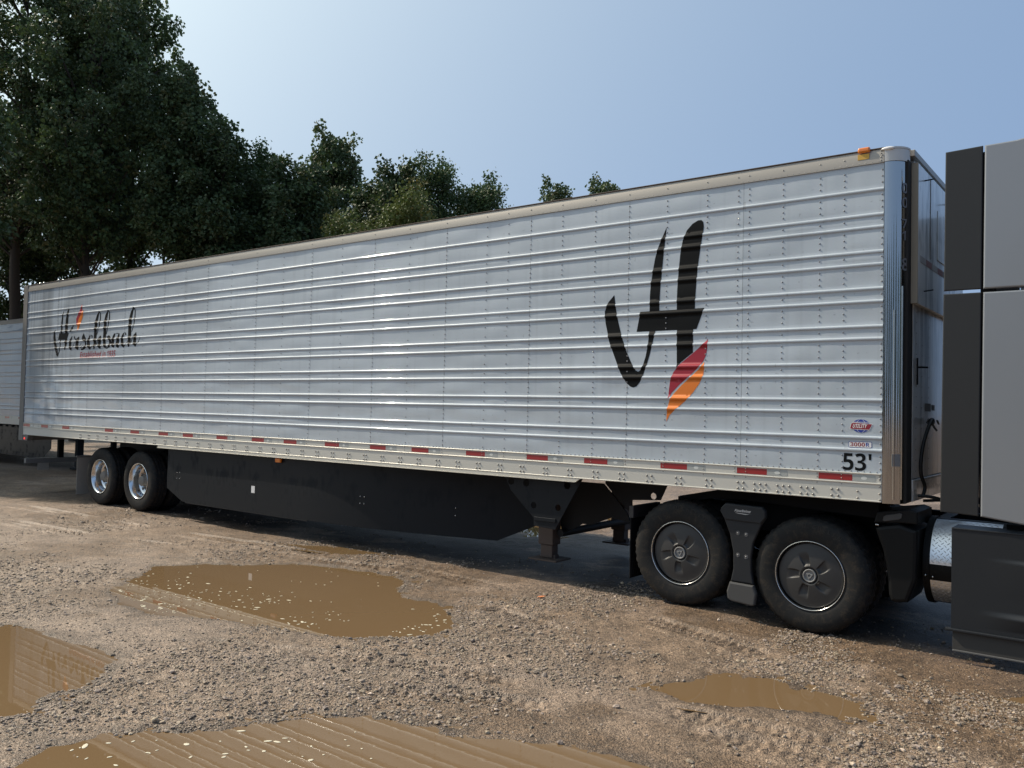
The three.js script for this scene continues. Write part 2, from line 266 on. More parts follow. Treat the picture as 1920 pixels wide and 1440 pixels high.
{
  const g = tex(512, (u, v) => { const b = 0.5 + 0.35 * (noise(u * 24, v * 24, 81, 24) - 0.5) + 0.3 * (noise(u * 90, v * 90, 82, 90) - 0.5); return [b, b, b]; });
  const dust = tex(512, (u, v) => { const a = sstep(0.45, 0.8, 0.6 * noise(u * 12, v * 12, 83, 12) + 0.4 * noise(u * 50, v * 50, 84, 50)); return [0.125 + 0.07 * a, 0.127 + 0.05 * a, 0.13 + 0.03 * a]; }, true);
  M.rubber = new THREE.MeshPhysicalMaterial({ map: dust, roughness: 0.7, specularIntensity: 0.5, bumpMap: g, bumpScale: 0.001 });
  const scuff = tex(512, (u, v) => { const a = sstep(0.5, 0.85, 0.5 * noise(u * 8, v * 8, 85, 8) + 0.5 * noise(u * 60, v * 24, 86, 12)); return [0.6 + 0.4 * a, 0.6 + 0.4 * a, 0.6 + 0.4 * a]; });
  M.skirt.roughnessMap = scuff; M.skirt.roughness = 0.7;
  const stain = tex(512, (u, v) => { const s = noise(u * 26, v * 3, 87, 13), w = 0.5 * noise(u * 10, v * 7, 88, 5) + 0.5 * noise(u * 60, v * 12, 89, 12); const k = 1 - 0.22 * sstep(0.4, 0.9, s) - 0.2 * sstep(0.45, 0.8, w); return [0.9 * k, 0.9 * k, 0.885 * k]; }, true);
  M.frontWhite = new THREE.MeshPhysicalMaterial({ map: stain, roughness: 0.35, metalness: 0.1, clearcoat: 0.5, clearcoatRoughness: 0.12 });
  const scratch = tex(512, (u, v) => { const s = noise(u * 70, v * 5, 90, 5); return [1, 0.7 + 0.6 * s * 0.5, 1].map(c => Math.min(1, c)); });
  M.chrome.roughnessMap = scratch;
}

// ---------------------------------------------------------------- ribbed trailer wall
const RIBS = [3.765, 3.556, 3.451, 3.246, 3.139, 2.938, 2.831, 2.623, 2.52, 2.312, 2.209, 2.008, 1.906, 1.696, 1.592];
const RIBW = 0.0155, RIBH = 0.0108, Y0 = 1.403, Y1 = 3.986;
const COLS = [0.62, 1.23, 1.84, 2.45, 3.06, 3.67, 4.28, 4.89, 5.5, 6.11, 6.72, 7.33, 7.94, 8.55, 9.16, 9.77, 10.38].map(x => x - 0.44).concat([10.553, 11.159, 11.768, 12.073, 12.382, 12.795, 13.203, 13.601, 14.02, 14.434, 14.739, 14.843, 15.155, 15.478, 15.681, 15.985]);
const SEAMS = [0.13, 1.42, 2.64, 3.86, 5.08, 6.3, 7.52, 8.74, 9.94, 11.16, 12.385, 13.603, 14.79, 16.0];
const KNOTS = [];                                           // heights of the wall section
{
  const edges = [Y0];
  [...RIBS].reverse().forEach(r => edges.push(r - RIBW, r + RIBW)); edges.push(Y1);
  for (let i = 0; i < edges.length - 1; i++) {
    const a = edges[i], b = edges[i + 1], n = i % 2 ? 8 : Math.max(3, Math.round((b - a) / 0.03));
    for (let k = 0; k < n; k++) KNOTS.push(i % 2 ? (a + b) / 2 - Math.cos(Math.PI * k / n) * RIBW : a + (b - a) * k / n);
  }
  KNOTS.push(Y1);
}
const ribZ = y => { for (const r of RIBS) { const u = (y - r) / RIBW; if (Math.abs(u) < 1) return RIBH * Math.sqrt(1 - u * u); } return 0; };
function wallZ(x, y) {                                       // sheet between its rivet lines is slightly pillowed
  let i = 0; while (i < COLS.length - 1 && COLS[i + 1] < x) i++;
  const a = COLS[i], b = COLS[i + 1] ?? 16, px = Math.sin(Math.PI * Math.min(1, Math.max(0, (x - a) / (b - a))));
  let e0 = Y0, e1 = Y1; for (const r of RIBS) { if (r <= y) e0 = Math.max(e0, r); if (r > y) e1 = Math.min(e1, r); }
  const py = Math.sin(Math.PI * (y - e0) / (e1 - e0)), j = Math.round(e0 * 20);
  return ribZ(y) + px * py * 0.0056 * (hash(i, j, 3) - 0.35) + 0.0095 * (noise(x * 1.7, y * 3.4, 91) - 0.5) * (0.25 + 0.75 * py) + 0.0024 * (noise(x * 4.6, y * 6, 92) - 0.5) * py;
}
const XSTEP = 0.0762;
const wallTex = tex(2048, (u, v) => {
  const x = u * 16.2, y = 1.4 + v * 2.6;
  let k = 0.94 + 0.05 * (noise(x * 1.2, y * 2, 101) - 0.5) + 0.018 * (noise(x * 14, y * 1.2, 102) - 0.5);
  const rear = sstep(3.6, 0.4, x); k -= rear * (0.18 * sstep(0.35, 0.75, noise(x * 2.1, y * 1.4, 103)) + 0.1 * sstep(0.5, 0.8, noise(x * 17, y * 1.1, 104)));
  k -= 0.025 * sstep(0.7, 0.95, noise(x * 25, y * 0.9, 105));
  if (noise(x * 30, y * 30, 106) > 0.965) k -= 0.12;
  return [0.735 * k, 0.775 * k, 0.81 * k];
}, true, 512);
wallTex.wrapS = wallTex.wrapT = THREE.ClampToEdgeWrapping;
const wallMat = new THREE.MeshPhysicalMaterial({ map: wallTex, roughness: 0.5, metalness: 0.06, clearcoat: 0.6, clearcoatRoughness: 0.06 });
function sheetGeo(xa, xb, kn = KNOTS, zf = wallZ) {
  const n = Math.max(2, Math.ceil((xb - xa) / XSTEP)), pos = [], uv = [], idx = [], m = kn.length;
  for (let i = 0; i <= n; i++) for (const y of kn) { const x = xa + (xb - xa) * i / n; pos.push(x, y, zf(x, y)); uv.push(x / 16.2, (y - 1.4) / 2.6); }
  for (let i = 0; i < n; i++) for (let j = 0; j < m - 1; j++) { const a = i * m + j, b = a + m; idx.push(a, b, a + 1, a + 1, b, b + 1); }
  const g = new THREE.BufferGeometry(); g.setAttribute('position', new THREE.Float32BufferAttribute(pos, 3)); g.setAttribute('uv', new THREE.Float32BufferAttribute(uv, 2)); g.setIndex(idx); g.computeVertexNormals(); return g;
}
function clip(poly, ax, v, sign) {
  const out = [];
  for (let i = 0; i < poly.length; i++) {
    const a = poly[i], b = poly[(i + 1) % poly.length], da = (a[ax] - v) * sign, db = (b[ax] - v) * sign;
    if (da >= 0) out.push(a);
    if (da * db < 0) { const t = da / (da - db); out.push([a[0] + (b[0] - a[0]) * t, a[1] + (b[1] - a[1]) * t]); }
  }
  return out;
}
function filmGeo(shapes, lift = 0.0014) {                    // vinyl film cut to shape and pressed over the ribs
  const pos = [], nor = [], E = 1e-4;
  const g = mergeGeometries(shapes.map(s => new THREE.ShapeGeometry(s, 10))), p = g.attributes.position, ix = g.index.array;
  const put = q => { const [x, y] = q, z = wallZ(x, y), dx = (wallZ(x + 0.01, y) - wallZ(x - 0.01, y)) / 0.02, dy = (wallZ(x, y + 0.002) - wallZ(x, y - 0.002)) / 0.004, l = Math.hypot(dx, dy, 1); pos.push(x, y, z + lift); nor.push(-dx / l, -dy / l, 1 / l); };
  for (let t = 0; t < ix.length; t += 3) {
    const tri = [0, 1, 2].map(k => [p.getX(ix[t + k]), p.getY(ix[t + k])]);
    const ys = tri.map(q => q[1]), lo = Math.min(...ys), hi = Math.max(...ys), xs = tri.map(q => q[0]), xl = Math.min(...xs), xh = Math.max(...xs);
    for (let j = 0; j < KNOTS.length - 1; j++) {
      if (KNOTS[j + 1] <= lo + E || KNOTS[j] >= hi - E) continue;
      let band = clip(clip(tri, 1, KNOTS[j], 1), 1, KNOTS[j + 1], -1); if (band.length < 3) continue;
      for (let c = Math.floor(xl / XSTEP); c <= xh / XSTEP; c++) {
        const q = clip(clip(band, 0, c * XSTEP, 1), 0, (c + 1) * XSTEP, -1);
        for (let k = 1; k < q.length - 1; k++) { put(q[0]); put(q[k]); put(q[k + 1]); }
      }
    }
  }
  const o = new THREE.BufferGeometry(); o.setAttribute('position', new THREE.Float32BufferAttribute(pos, 3)); o.setAttribute('normal', new THREE.Float32BufferAttribute(nor, 3)); o.setAttribute('uv', new THREE.Float32BufferAttribute(new Float32Array(pos.length / 3 * 2), 2)); return o;
}
function textShapes(str, x, y, cap, sx = 1, slant = 0, f = font) {   // cap: height of capitals; x, y: lower left
  const out = f.generateShapes(str, cap / 0.96), map = q => { const a = q.x * sx + slant * q.y + x; q.y += y; q.x = a; return q; };
  return out.map(s => { const e = s.extractPoints(6); const n = new THREE.Shape(e.shape.map(map)); n.holes = e.holes.map(h => new THREE.Path(h.map(map))); return n; });
}
const dome = (x, y, z, r, h) => { const g = new THREE.SphereGeometry(1, 7, 3, 0, Math.PI * 2, 0, Math.PI / 2).rotateX(Math.PI / 2).scale(r, r, h); return g.translate(x, y, z); };
function rivetRows() {
  const gs = [];
  COLS.forEach((x, i) => {
    const seam = SEAMS.some(s => Math.abs(s - x) < 0.07) || x > 12.2, step = seam ? 0.0518 : 0.1036;
    for (let y = 1.44; y < 3.96; y += step) { if (RIBS.some(r => Math.abs(r - y) < 0.021)) continue; gs.push(dome(x, y, wallZ(x, y) - 0.0005, 0.0082, 0.0066)); }
  });
  for (let x = 0.2; x < 15.98; x += 0.051) gs.push(dome(x, 1.414, wallZ(x, 1.414) - 0.0005, 0.0062, 0.0052));
  return merge(gs);
}

// ---------------------------------------------------------------- wheels (axle along z, outer face towards +z)
function tyreGeo(R = 0.505, w = 0.27) {
  const ri = 0.292, prof = [[ri, -0.025], [ri + 0.012, -0.004], [0.345, 0.006], [0.40, 0.012], [0.445, 0.006], [0.475, -0.008], [0.492, -0.026], [R - 0.004, -0.036], [R, -0.045], [R + 0.001, -0.078], [R - 0.013, -0.081], [R - 0.013, -0.09], [R + 0.002, -0.093], [R + 0.002, -0.128], [R - 0.013, -0.131], [R - 0.013, -0.141], [R + 0.002, -0.144], [R + 0.001, -0.18], [R - 0.013, -0.183], [R - 0.013, -0.192], [R, -0.195], [R, -w + 0.04], [0.47, -w + 0.012], [0.40, -w], [0.33, -w + 0.01], [ri, -w + 0.03]];
  const g = latheZ(prof, 144), p = g.attributes.position;
  for (let i = 0; i < p.count; i++) { const x = p.getX(i), y = p.getY(i), r = Math.hypot(x, y); if (r > 0.488) { const a = Math.atan2(y, x), k = Math.floor((a / (2 * Math.PI) + 0.5) * 48 + 0.5) % 48, f = ((a / (2 * Math.PI) + 0.5) * 48) % 1; const s = f < 0.34 ? (r - 0.010) / r : 1; p.setXY(i, x * s, y * s); } }
  const uv = g.attributes.uv; for (let i = 0; i < uv.count; i++) uv.setXY(i, uv.getX(i) * 6, uv.getY(i) * 2);
  g.computeVertexNormals(); return g;
}
const TYRE = tyreGeo();
const SPRING = (() => {})();
function coverGeo() {                                         // black wheel cover with five scooped pockets
  const nr = 42, na = 200, pos = [], idx = [], R = 0.286;
  const h = (r, a) => {
    let z = 0.012 - 0.028 * (r / R) ** 2.2; if (r > 0.274) z -= (r - 0.274) * 1.6;
    for (let k = 0; k < 5; k++) {
      let d = a - (k * Math.PI * 2 / 5 + 0.72) - 0.9 * (r - 0.16); d = Math.atan2(Math.sin(d), Math.cos(d));
      const half = 0.3 - 0.75 * (r - 0.095) , u = Math.abs(d) / Math.max(0.02, half);
      z -= 0.017 * (1 - sstep(0.82, 1.0, u)) * sstep(0.088, 0.098, r) * (1 - sstep(0.12, 0.215, r));
    }
    if (r < 0.075) z -= 0.02 * (1 - sstep(0.062, 0.075, r));
    return z;
  };
  for (let i = 0; i <= nr; i++) for (let j = 0; j <= na; j++) { const r = R * Math.pow(i / nr, 0.85), a = j / na * Math.PI * 2; pos.push(r * Math.cos(a), r * Math.sin(a), h(r, a)); }
  for (let i = 0; i < nr; i++) for (let j = 0; j < na; j++) { const a = i * (na + 1) + j, b = a + na + 1; idx.push(a, b, a + 1, a + 1, b, b + 1); }
  const g = new THREE.BufferGeometry(); g.setAttribute('position', new THREE.Float32BufferAttribute(pos, 3)); g.setAttribute('uv', new THREE.Float32BufferAttribute(new Float32Array(pos.length / 3 * 2), 2)); g.setIndex(idx); g.computeVertexNormals(); return g;
}
const COVER = coverGeo();
const badgeShape = (() => { const pts = []; for (let k = 0; k < 36; k++) { const a = k / 36 * Math.PI * 2, r = 0.021 + 0.013 * Math.max(0, Math.cos(3 * (a - 0.5))) ** 2.2; pts.push([r * Math.cos(a), r * Math.sin(a)]); } return plate(pts, 0, 0.008, 0.002, [[0, 0, 0.011]]); })();
const capRing = latheZ([[0.058, -0.012], [0.058, 0.004], [0.053, 0.008], [0.046, 0.006], [0.044, -0.004], [0.0, -0.004]], 40);
const coveredRing = latheZ([[0.30, -0.05], [0.304, -0.004], [0.30, 0.004], [0.295, 0.005], [0.291, -0.006], [0.289, -0.04]], 80);
const dishGeo = latheZ([[0.297, -0.03], [0.302, 0.0], [0.296, 0.006], [0.286, 0.002], [0.272, -0.022], [0.264, -0.06], [0.256, -0.075], [0.25, -0.14], [0.235, -0.158], [0.2, -0.166], [0.135, -0.158], [0.118, -0.15]], 96);
const hubGeo = (() => { const gs = [latheZ([[0.115, -0.17], [0.112, -0.12], [0.09, -0.1], [0.085, -0.06], [0.075, -0.045], [0.0, -0.04]], 40)]; for (let k = 0; k < 10; k++) { const a = k / 10 * Math.PI * 2; gs.push(new THREE.CylinderGeometry(0.014, 0.016, 0.05, 6).rotateX(Math.PI / 2).translate(0.143 * Math.cos(a), 0.143 * Math.sin(a), -0.14)); } return merge(gs); })();
const handHoles = (() => { const gs = []; for (let k = 0; k < 10; k++) { const a = (k + 0.5) / 10 * Math.PI * 2; gs.push(new THREE.CylinderGeometry(0.026, 0.026, 0.004, 20).rotateX(Math.PI / 2).translate(0.198 * Math.cos(a), 0.198 * Math.sin(a), -0.1632)); } return merge(gs); })();
const backGeo = latheZ([[0.3, -0.02], [0.26, -0.05], [0.12, -0.16], [0, -0.16]], 40);
function wheel(parent, x, y, z, covered, side = 1, turn = 0, label) {
  const w = part('wheel', parent, label); w.position.set(x, y, z); w.rotation.set(0, side < 0 ? Math.PI : 0, 0);
  const sp = new THREE.Group(); // spin is given to each piece below
  const put = (n, g, m) => { const o = mesh(n, g, m, w); o.rotation.z = turn; return o; };
  put('tyre', TYRE, M.rubber);
  if (covered) { put('trim_ring', coveredRing, M.rim); const c = put('wheel_cover', COVER, M.black); c.position.z = -0.012; const r = put('hub_cap', capRing, M.grey); r.position.z = -0.006; const b = put('badge', badgeShape, M.grey); b.position.z = -0.008; }
  else { put('rim', dishGeo, M.polished); put('hub', hubGeo, M.frameGrey); put('hand_holes', handHoles, M.dark).userData.kind = 'stuff'; }
  if (covered && side > 0) { const gs = []; 'MICHELIN'.split('').forEach((c, k) => { const g = new THREE.ExtrudeGeometry(textShapes(c, -0.017, 0, 0.034), { depth: 0.0015, bevelEnabled: false, curveSegments: 4 }); gs.push(g.translate(0, 0.412, 0.0105).rotateZ((3.5 - k) * 0.105 - 0.25)); }); const l = mesh('sidewall_lettering', merge(gs), M.tyreText, w); l.userData.kind = 'stuff'; }
  const inner = put('inner_tyre', TYRE, M.rubber); inner.position.z = -0.32;
  return w;
}
const HIRSCH = {"black":[[[1.315,3.189],[1.258,3.114],[1.255,3.026],[1.298,2.904],[1.348,2.792],[1.397,2.703],[1.456,2.675],[1.474,2.674],[1.477,2.701],[1.442,2.79],[1.388,2.901],[1.345,3.023],[1.329,3.112],[1.325,3.189]],[[1.439,2.68],[1.484,2.756],[1.514,2.843],[1.526,2.984],[1.568,2.983],[1.547,2.842],[1.521,2.755],[1.471,2.68]],[[1.636,3.525],[1.579,3.44],[1.55,3.311],[1.542,3.104],[1.607,3.101],[1.611,3.308],[1.626,3.438],[1.647,3.524]],[[1.833,3.552],[1.776,3.506],[1.733,3.389],[1.71,3.238],[1.71,3.097],[1.71,2.924],[1.712,2.815],[1.707,2.788],[1.721,2.788],[1.758,2.814],[1.806,2.921],[1.815,3.093],[1.815,3.234],[1.828,3.385],[1.844,3.503],[1.856,3.551]],[[1.986,3.039],[1.895,2.972],[1.878,2.865],[1.911,2.799],[1.962,2.779],[1.984,2.778],[1.987,2.797],[1.973,2.862],[1.976,2.969],[2.009,3.038]],[[1.946,2.804],[2.019,2.845],[2.093,2.921],[2.111,2.92],[2.042,2.844],[1.969,2.803]],[[2.028,3.246],[1.942,3.196],[1.914,3.154],[1.912,3.124],[1.935,3.123],[1.991,3.151],[2.019,3.193],[2.037,3.246]],[[2.062,3.043],[2.07,2.998],[2.119,2.965],[2.163,2.963],[2.127,2.996],[2.079,3.043]],[[2.242,3.022],[2.167,2.974],[2.129,2.89],[2.128,2.815],[2.204,2.781],[2.239,2.78],[2.247,2.812],[2.244,2.886],[2.264,2.97],[2.268,3.021]],[[2.209,2.797],[2.284,2.853],[2.343,2.906],[2.36,2.906],[2.305,2.852],[2.231,2.796]],[[2.099,2.965],[2.178,2.994],[2.249,3.019],[2.271,3.018],[2.214,2.993],[2.121,2.964]],[[2.424,3.076],[2.373,3.02],[2.359,2.972],[2.458,2.922],[2.532,2.919],[2.524,2.967],[2.477,3.016],[2.435,3.075]],[[2.471,2.927],[2.48,2.868],[2.425,2.817],[2.343,2.79],[2.344,2.775],[2.396,2.774],[2.473,2.787],[2.525,2.815],[2.531,2.867],[2.518,2.925]],[[2.347,2.788],[2.315,2.815],[2.415,2.87],[2.432,2.87],[2.345,2.814],[2.391,2.787]],[[2.71,2.985],[2.707,3.023],[2.672,3.038],[2.637,3.026],[2.679,3.024],[2.714,3.037],[2.749,3.022],[2.752,2.983]],[[2.634,3.029],[2.567,2.96],[2.552,2.877],[2.587,2.813],[2.649,2.778],[2.691,2.777],[2.697,2.81],[2.659,2.874],[2.652,2.957],[2.681,3.027]],[[2.663,2.795],[2.734,2.835],[2.808,2.885],[2.824,2.884],[2.759,2.834],[2.688,2.795]],[[2.941,3.442],[2.873,3.385],[2.822,3.284],[2.798,3.15],[2.791,3.025],[2.788,2.89],[2.79,2.781],[2.828,2.78],[2.885,2.887],[2.891,3.022],[2.899,3.146],[2.918,3.279],[2.948,3.381],[2.97,3.44]],[[2.947,3.445],[2.984,3.4],[2.984,3.307],[2.963,3.205],[2.922,3.114],[2.894,3.037],[2.911,3.037],[2.947,3.113],[2.996,3.203],[3.022,3.305],[3.017,3.398],[2.976,3.444]],[[2.872,2.836],[2.923,2.938],[2.994,3.003],[3.036,3.001],[2.952,2.937],[2.893,2.836]],[[3.02,3.012],[2.969,2.957],[2.935,2.855],[2.957,2.803],[3.017,2.781],[3.046,2.78],[3.048,2.8],[3.047,2.852],[3.068,2.954],[3.049,3.011]],[[3.02,2.796],[3.11,2.85],[3.127,2.849],[3.04,2.795]],[[3.262,3.449],[3.182,3.38],[3.141,3.269],[3.128,3.136],[3.121,3.013],[3.126,2.88],[3.163,2.802],[3.232,2.777],[3.28,2.776],[3.264,2.799],[3.22,2.877],[3.223,3.01],[3.23,3.132],[3.239,3.264],[3.263,3.375],[3.294,3.447]],[[3.268,3.449],[3.305,3.404],[3.303,3.302],[3.276,3.201],[3.247,3.101],[3.223,3.03],[3.24,3.029],[3.271,3.1],[3.308,3.2],[3.339,3.3],[3.338,3.402],[3.3,3.447]],[[3.236,2.989],[3.291,3.012],[3.327,2.965],[3.337,2.873],[3.298,2.803],[3.225,2.777],[3.286,2.775],[3.371,2.801],[3.414,2.871],[3.399,2.963],[3.328,3.011],[3.257,2.988]],[[3.662,3.019],[3.566,3.039],[3.504,3.03],[3.551,3.028],[3.605,3.038],[3.689,3.018]],[[3.501,3.032],[3.435,2.961],[3.412,2.871],[3.444,2.804],[3.495,2.788],[3.523,2.787],[3.524,2.802],[3.507,2.868],[3.519,2.959],[3.553,3.03]],[[3.496,2.798],[3.557,2.857],[3.619,2.955],[3.643,2.954],[3.581,2.856],[3.52,2.797]],[[3.653,3.029],[3.594,2.946],[3.577,2.856],[3.591,2.795],[3.649,2.779],[3.677,2.778],[3.677,2.793],[3.675,2.853],[3.688,2.943],[3.684,3.028]],[[3.652,2.792],[3.728,2.851],[3.743,2.851],[3.672,2.791]],[[3.876,2.991],[3.874,3.021],[3.842,3.039],[3.81,3.028],[3.849,3.027],[3.881,3.037],[3.913,3.019],[3.915,2.989]],[[3.808,3.03],[3.743,2.961],[3.73,2.881],[3.764,2.81],[3.824,2.779],[3.858,2.778],[3.86,2.808],[3.823,2.878],[3.821,2.958],[3.851,3.029]],[[3.829,2.794],[3.899,2.836],[3.974,2.903],[3.989,2.903],[3.922,2.836],[3.852,2.793]],[[4.112,3.458],[4.032,3.385],[3.988,3.279],[3.971,3.141],[3.973,3.002],[3.972,2.874],[3.978,2.789],[4.016,2.788],[4.063,2.871],[4.075,2.998],[4.074,3.136],[4.083,3.274],[4.112,3.381],[4.146,3.456]],[[4.116,3.457],[4.155,3.398],[4.153,3.29],[4.138,3.183],[4.108,3.095],[4.082,3.037],[4.097,3.037],[4.131,3.095],[4.164,3.181],[4.187,3.288],[4.185,3.396],[4.15,3.455]],[[4.052,2.841],[4.108,2.938],[4.182,3.004],[4.219,3.003],[4.134,2.937],[4.071,2.841]],[[4.216,3.024],[4.177,2.975],[4.141,2.898],[4.142,2.829],[4.197,2.788],[4.234,2.787],[4.239,2.826],[4.238,2.894],[4.251,2.972],[4.239,3.024]],[[4.207,2.8],[4.29,2.859],[4.371,2.944],[4.38,2.943],[4.316,2.858],[4.229,2.799]],[[1.485,3.113],[1.858,3.099],[1.799,2.98],[1.444,2.987]]],"red":[[[2.328,3.612],[2.266,3.512],[2.185,3.42],[2.128,3.359],[2.129,3.284],[2.151,3.235],[2.182,3.287],[2.264,3.369],[2.339,3.465],[2.35,3.555]]],"orange":[[[2.379,3.504],[2.302,3.436],[2.203,3.329],[2.17,3.24],[2.192,3.13],[2.267,3.214],[2.359,3.369],[2.392,3.452]]]};

// ---------------------------------------------------------------- the logo trailer
const SHIFT = { y: -0.0307, rz: 0.00192 };
{
  const t = thing('refrigerated_trailer', 'long white ribbed semi-trailer with a large black H logo', 'trailer');
  t.position.y = SHIFT.y; t.rotation.z = SHIFT.rz;
  mesh('wall_core', box(0.1, 16.02, 1.24, 4.06, -2.56, -0.02), M.frameGrey, t);
  for (let i = 0; i < SEAMS.length - 1; i++) mesh('wall_panel', sheetGeo(SEAMS[i] + (i ? 0.0012 : 0), SEAMS[i + 1] - 0.0012), wallMat, t);
  mesh('panel_rivets', rivetRows(), wallMat.clone(), t, 'stuff').material.map = null; t.children[t.children.length - 1].material.color = rgb(0.2, 0.205, 0.22);
  // top rail with drip edge
  const arc = []; for (let k = 0; k <= 10; k++) { const a = (1 + 13 * k / 10) * Math.PI / 180; arc.push([-(0.013 - 0.516 * (Math.cos(1 * Math.PI / 180) - Math.cos(a))), 3.984 + 0.516 * (Math.sin(a) - Math.sin(1 * Math.PI / 180))]); }
  const ty = arc[10][1]; const top = mesh('top_rail', plate([...arc, [0.06, ty], [0.06, 3.984]], 0, 16.0).rotateY(Math.PI / 2), M.topRail, t);
  mesh('drip_edge', box(0, 16.0, ty + 0.0005, ty + 0.011, -0.05, 0.008, 0.004), M.rust, top);
  { const gs = []; for (let x = 0.3; x < 15.96; x += 0.051) gs.push(dome(x, 3.997, 0.0095, 0.0056, 0.0048)); COLS.forEach(x => gs.push(dome(x, 4.045, 0.0085, 0.0065, 0.0055))); for (const [y, z] of [[4.0, 0.011], [4.03, 0.0095], [4.06, 0.0065], [4.085, 0.002]]) gs.push(dome(15.975, y, z, 0.007, 0.006)); mesh('rail_rivets', merge(gs), M.rivet, top, 'stuff'); }
  mesh('roof', plate([[0, 0], [1.3, 0.02], [2.56, 0]].concat([[2.56, -0.05], [0, -0.05]]), 0, 16.05).rotateY(Math.PI / 2).translate(0, 4.112, -0.03), M.roof, t);
  mesh('far_wall', box(0.1, 16.0, 1.2, 4.1, -2.6, -2.563), M.frameGrey, t);
  // bottom rail with beads and flange
  const rail = mesh('bottom_rail', box(0, 16.0, 1.172, 1.401, -0.02, 0.009, 0.003), M.rail, t);
  mesh('rail_bead', box(0.13, 15.998, 1.394, 1.405, -0.005, 0.018, 0.004), M.lip, rail);
  mesh('rail_bead', box(0.13, 15.998, 1.315, 1.326, -0.005, 0.018, 0.004), M.lip, rail);
  mesh('rail_bead', box(0.13, 15.998, 1.170, 1.182, -0.012, 0.016, 0.004), M.lip, rail);
  mesh('rail_flange', plate([[5.03, 1.138], [13.03, 1.138], [13.08, 1.1685], [5.03, 1.1685]], -0.004, 0.013, 0.002), M.lip, rail);
  mesh('rail_flange', plate([[5.03, 1.1295], [13.02, 1.1295], [13.035, 1.137], [5.03, 1.137]], -0.004, 0.026, 0.002), M.lip, rail);
  {
    const gs = [], quad = (x, d) => { for (const dx of [0, d]) for (const y of [1.254, 1.201]) gs.push(dome(x + dx, y, 0.008, 0.012, 0.012)); };
    for (let x = 12.925 - 0.3085 * 3; x > 2.2; x -= 0.3085) quad(x, 0.045);
    for (const x of [12.925, 12.925 - 0.3085, 12.925 - 0.617]) quad(x, 0.042);
    for (const x of [13.233, 13.538, 13.845, 14.155, 14.463, 14.77, 15.601]) quad(x, 0.052);
    for (const x of [14.925, 15.134, 15.341]) for (const dx of [0, 0.052, 0.104]) for (const y of [1.25, 1.197]) gs.push(dome(x + dx, y, 0.008, 0.012, 0.012));
    for (const [x, y] of [[15.811, 1.25], [15.811, 1.195], [15.985, 1.24], [15.985, 1.19], [15.985, 1.3], [15.985, 1.36], [15.985, 1.385]]) gs.push(dome(x, y, 0.008, 0.0095, 0.009));
    COLS.forEach(x => { for (const y of [1.38, 1.352]) gs.push(dome(x, y, 0.0095, 0.006, 0.006)); gs.push(dome(x, 1.303, 0.009, 0.0055, 0.005)); });
    mesh('rail_bolts', merge(gs), M.rivet, rail, 'stuff');
  }
  const gr = new RoundedBoxGeometry(0.278, 0.053, 0.0016, 1, 0.0006), gw = new RoundedBoxGeometry(0.182, 0.053, 0.0016, 1, 0.0006), ov = new THREE.CylinderGeometry(0.024, 0.024, 0.0005, 24).rotateX(Math.PI / 2).scale(1, 0.6, 1);
  for (const x of [0.14, 0.9, 1.75, 3.32, 4.17, 5.04, 5.74, 6.64, 7.51, 8.23, 9.09, 9.95, 10.67, 11.53, 12.39, 13.12, 13.99, 14.76, 15.49]) {
    const r = mesh('red_reflector_tape', gr, M.tapeRed, t); r.position.set(x + 0.14, 1.3605, 0.0098);
    const w = mesh('white_reflector_tape', gw, M.tapeWhite, t); w.position.set(x + 0.372, 1.3605, 0.0098); mesh('certification_oval', ov, M.tapeMark, w).position.z = 0.0011;
  }
  // rear frame
  mesh('rear_frame', merge([box(-0.05, 0.128, 1.06, 4.108, -0.12, 0.016, 0.006), box(-0.05, 0.12, 1.06, 4.108, -2.6, -2.48), box(-0.05, 0.12, 3.95, 4.1, -2.48, -0.12), box(-0.05, 0.12, 1.06, 1.2, -2.48, -0.12)]), M.frameGrey, t);
  mesh('rear_door', box(-0.03, 0.09, 1.21, 3.94, -2.47, -0.13), M.frontWhite, t);
  mesh('corner_bracket', plate([[0.129, 1.06], [0.30, 1.06], [0.36, 1.165], [0.129, 1.165]], -0.09, 0.006, 0.003), M.frameGrey, t);
  const ml = mesh('marker_light', new THREE.SphereGeometry(0.022, 16, 10).scale(1, 1, 0.5).translate(0.2, 1.1, 0.008), M.redLens, t);
  mesh('marker_light', new RoundedBoxGeometry(0.1, 0.045, 0.04, 3, 0.016).translate(15.84, 4.108, 0.01), M.amber, t);
  mesh('marker_label', box(15.79, 15.882, 4.03, 4.075, 0.004, 0.0135), M.amberLabel, t);
  mesh('marker_light', new RoundedBoxGeometry(0.12, 0.06, 0.04, 3, 0.014).translate(8.08, 1.09, -0.03), M.amber, t);
  { const gs = []; for (const [x, z] of [[0.62, 0], [0.75, -0.01], [1.38, 0], [1.5, -0.02]]) gs.push(new THREE.SphereGeometry(0.02, 10, 8).scale(1.8, 0.7, 1).translate(x, 4.118, z)); gs.forEach(g => mesh('roof_clamp', g, M.rim, top)); }
  // lettering
  const logo = part('h_logo', t, 'large black script letter with red and orange flames');
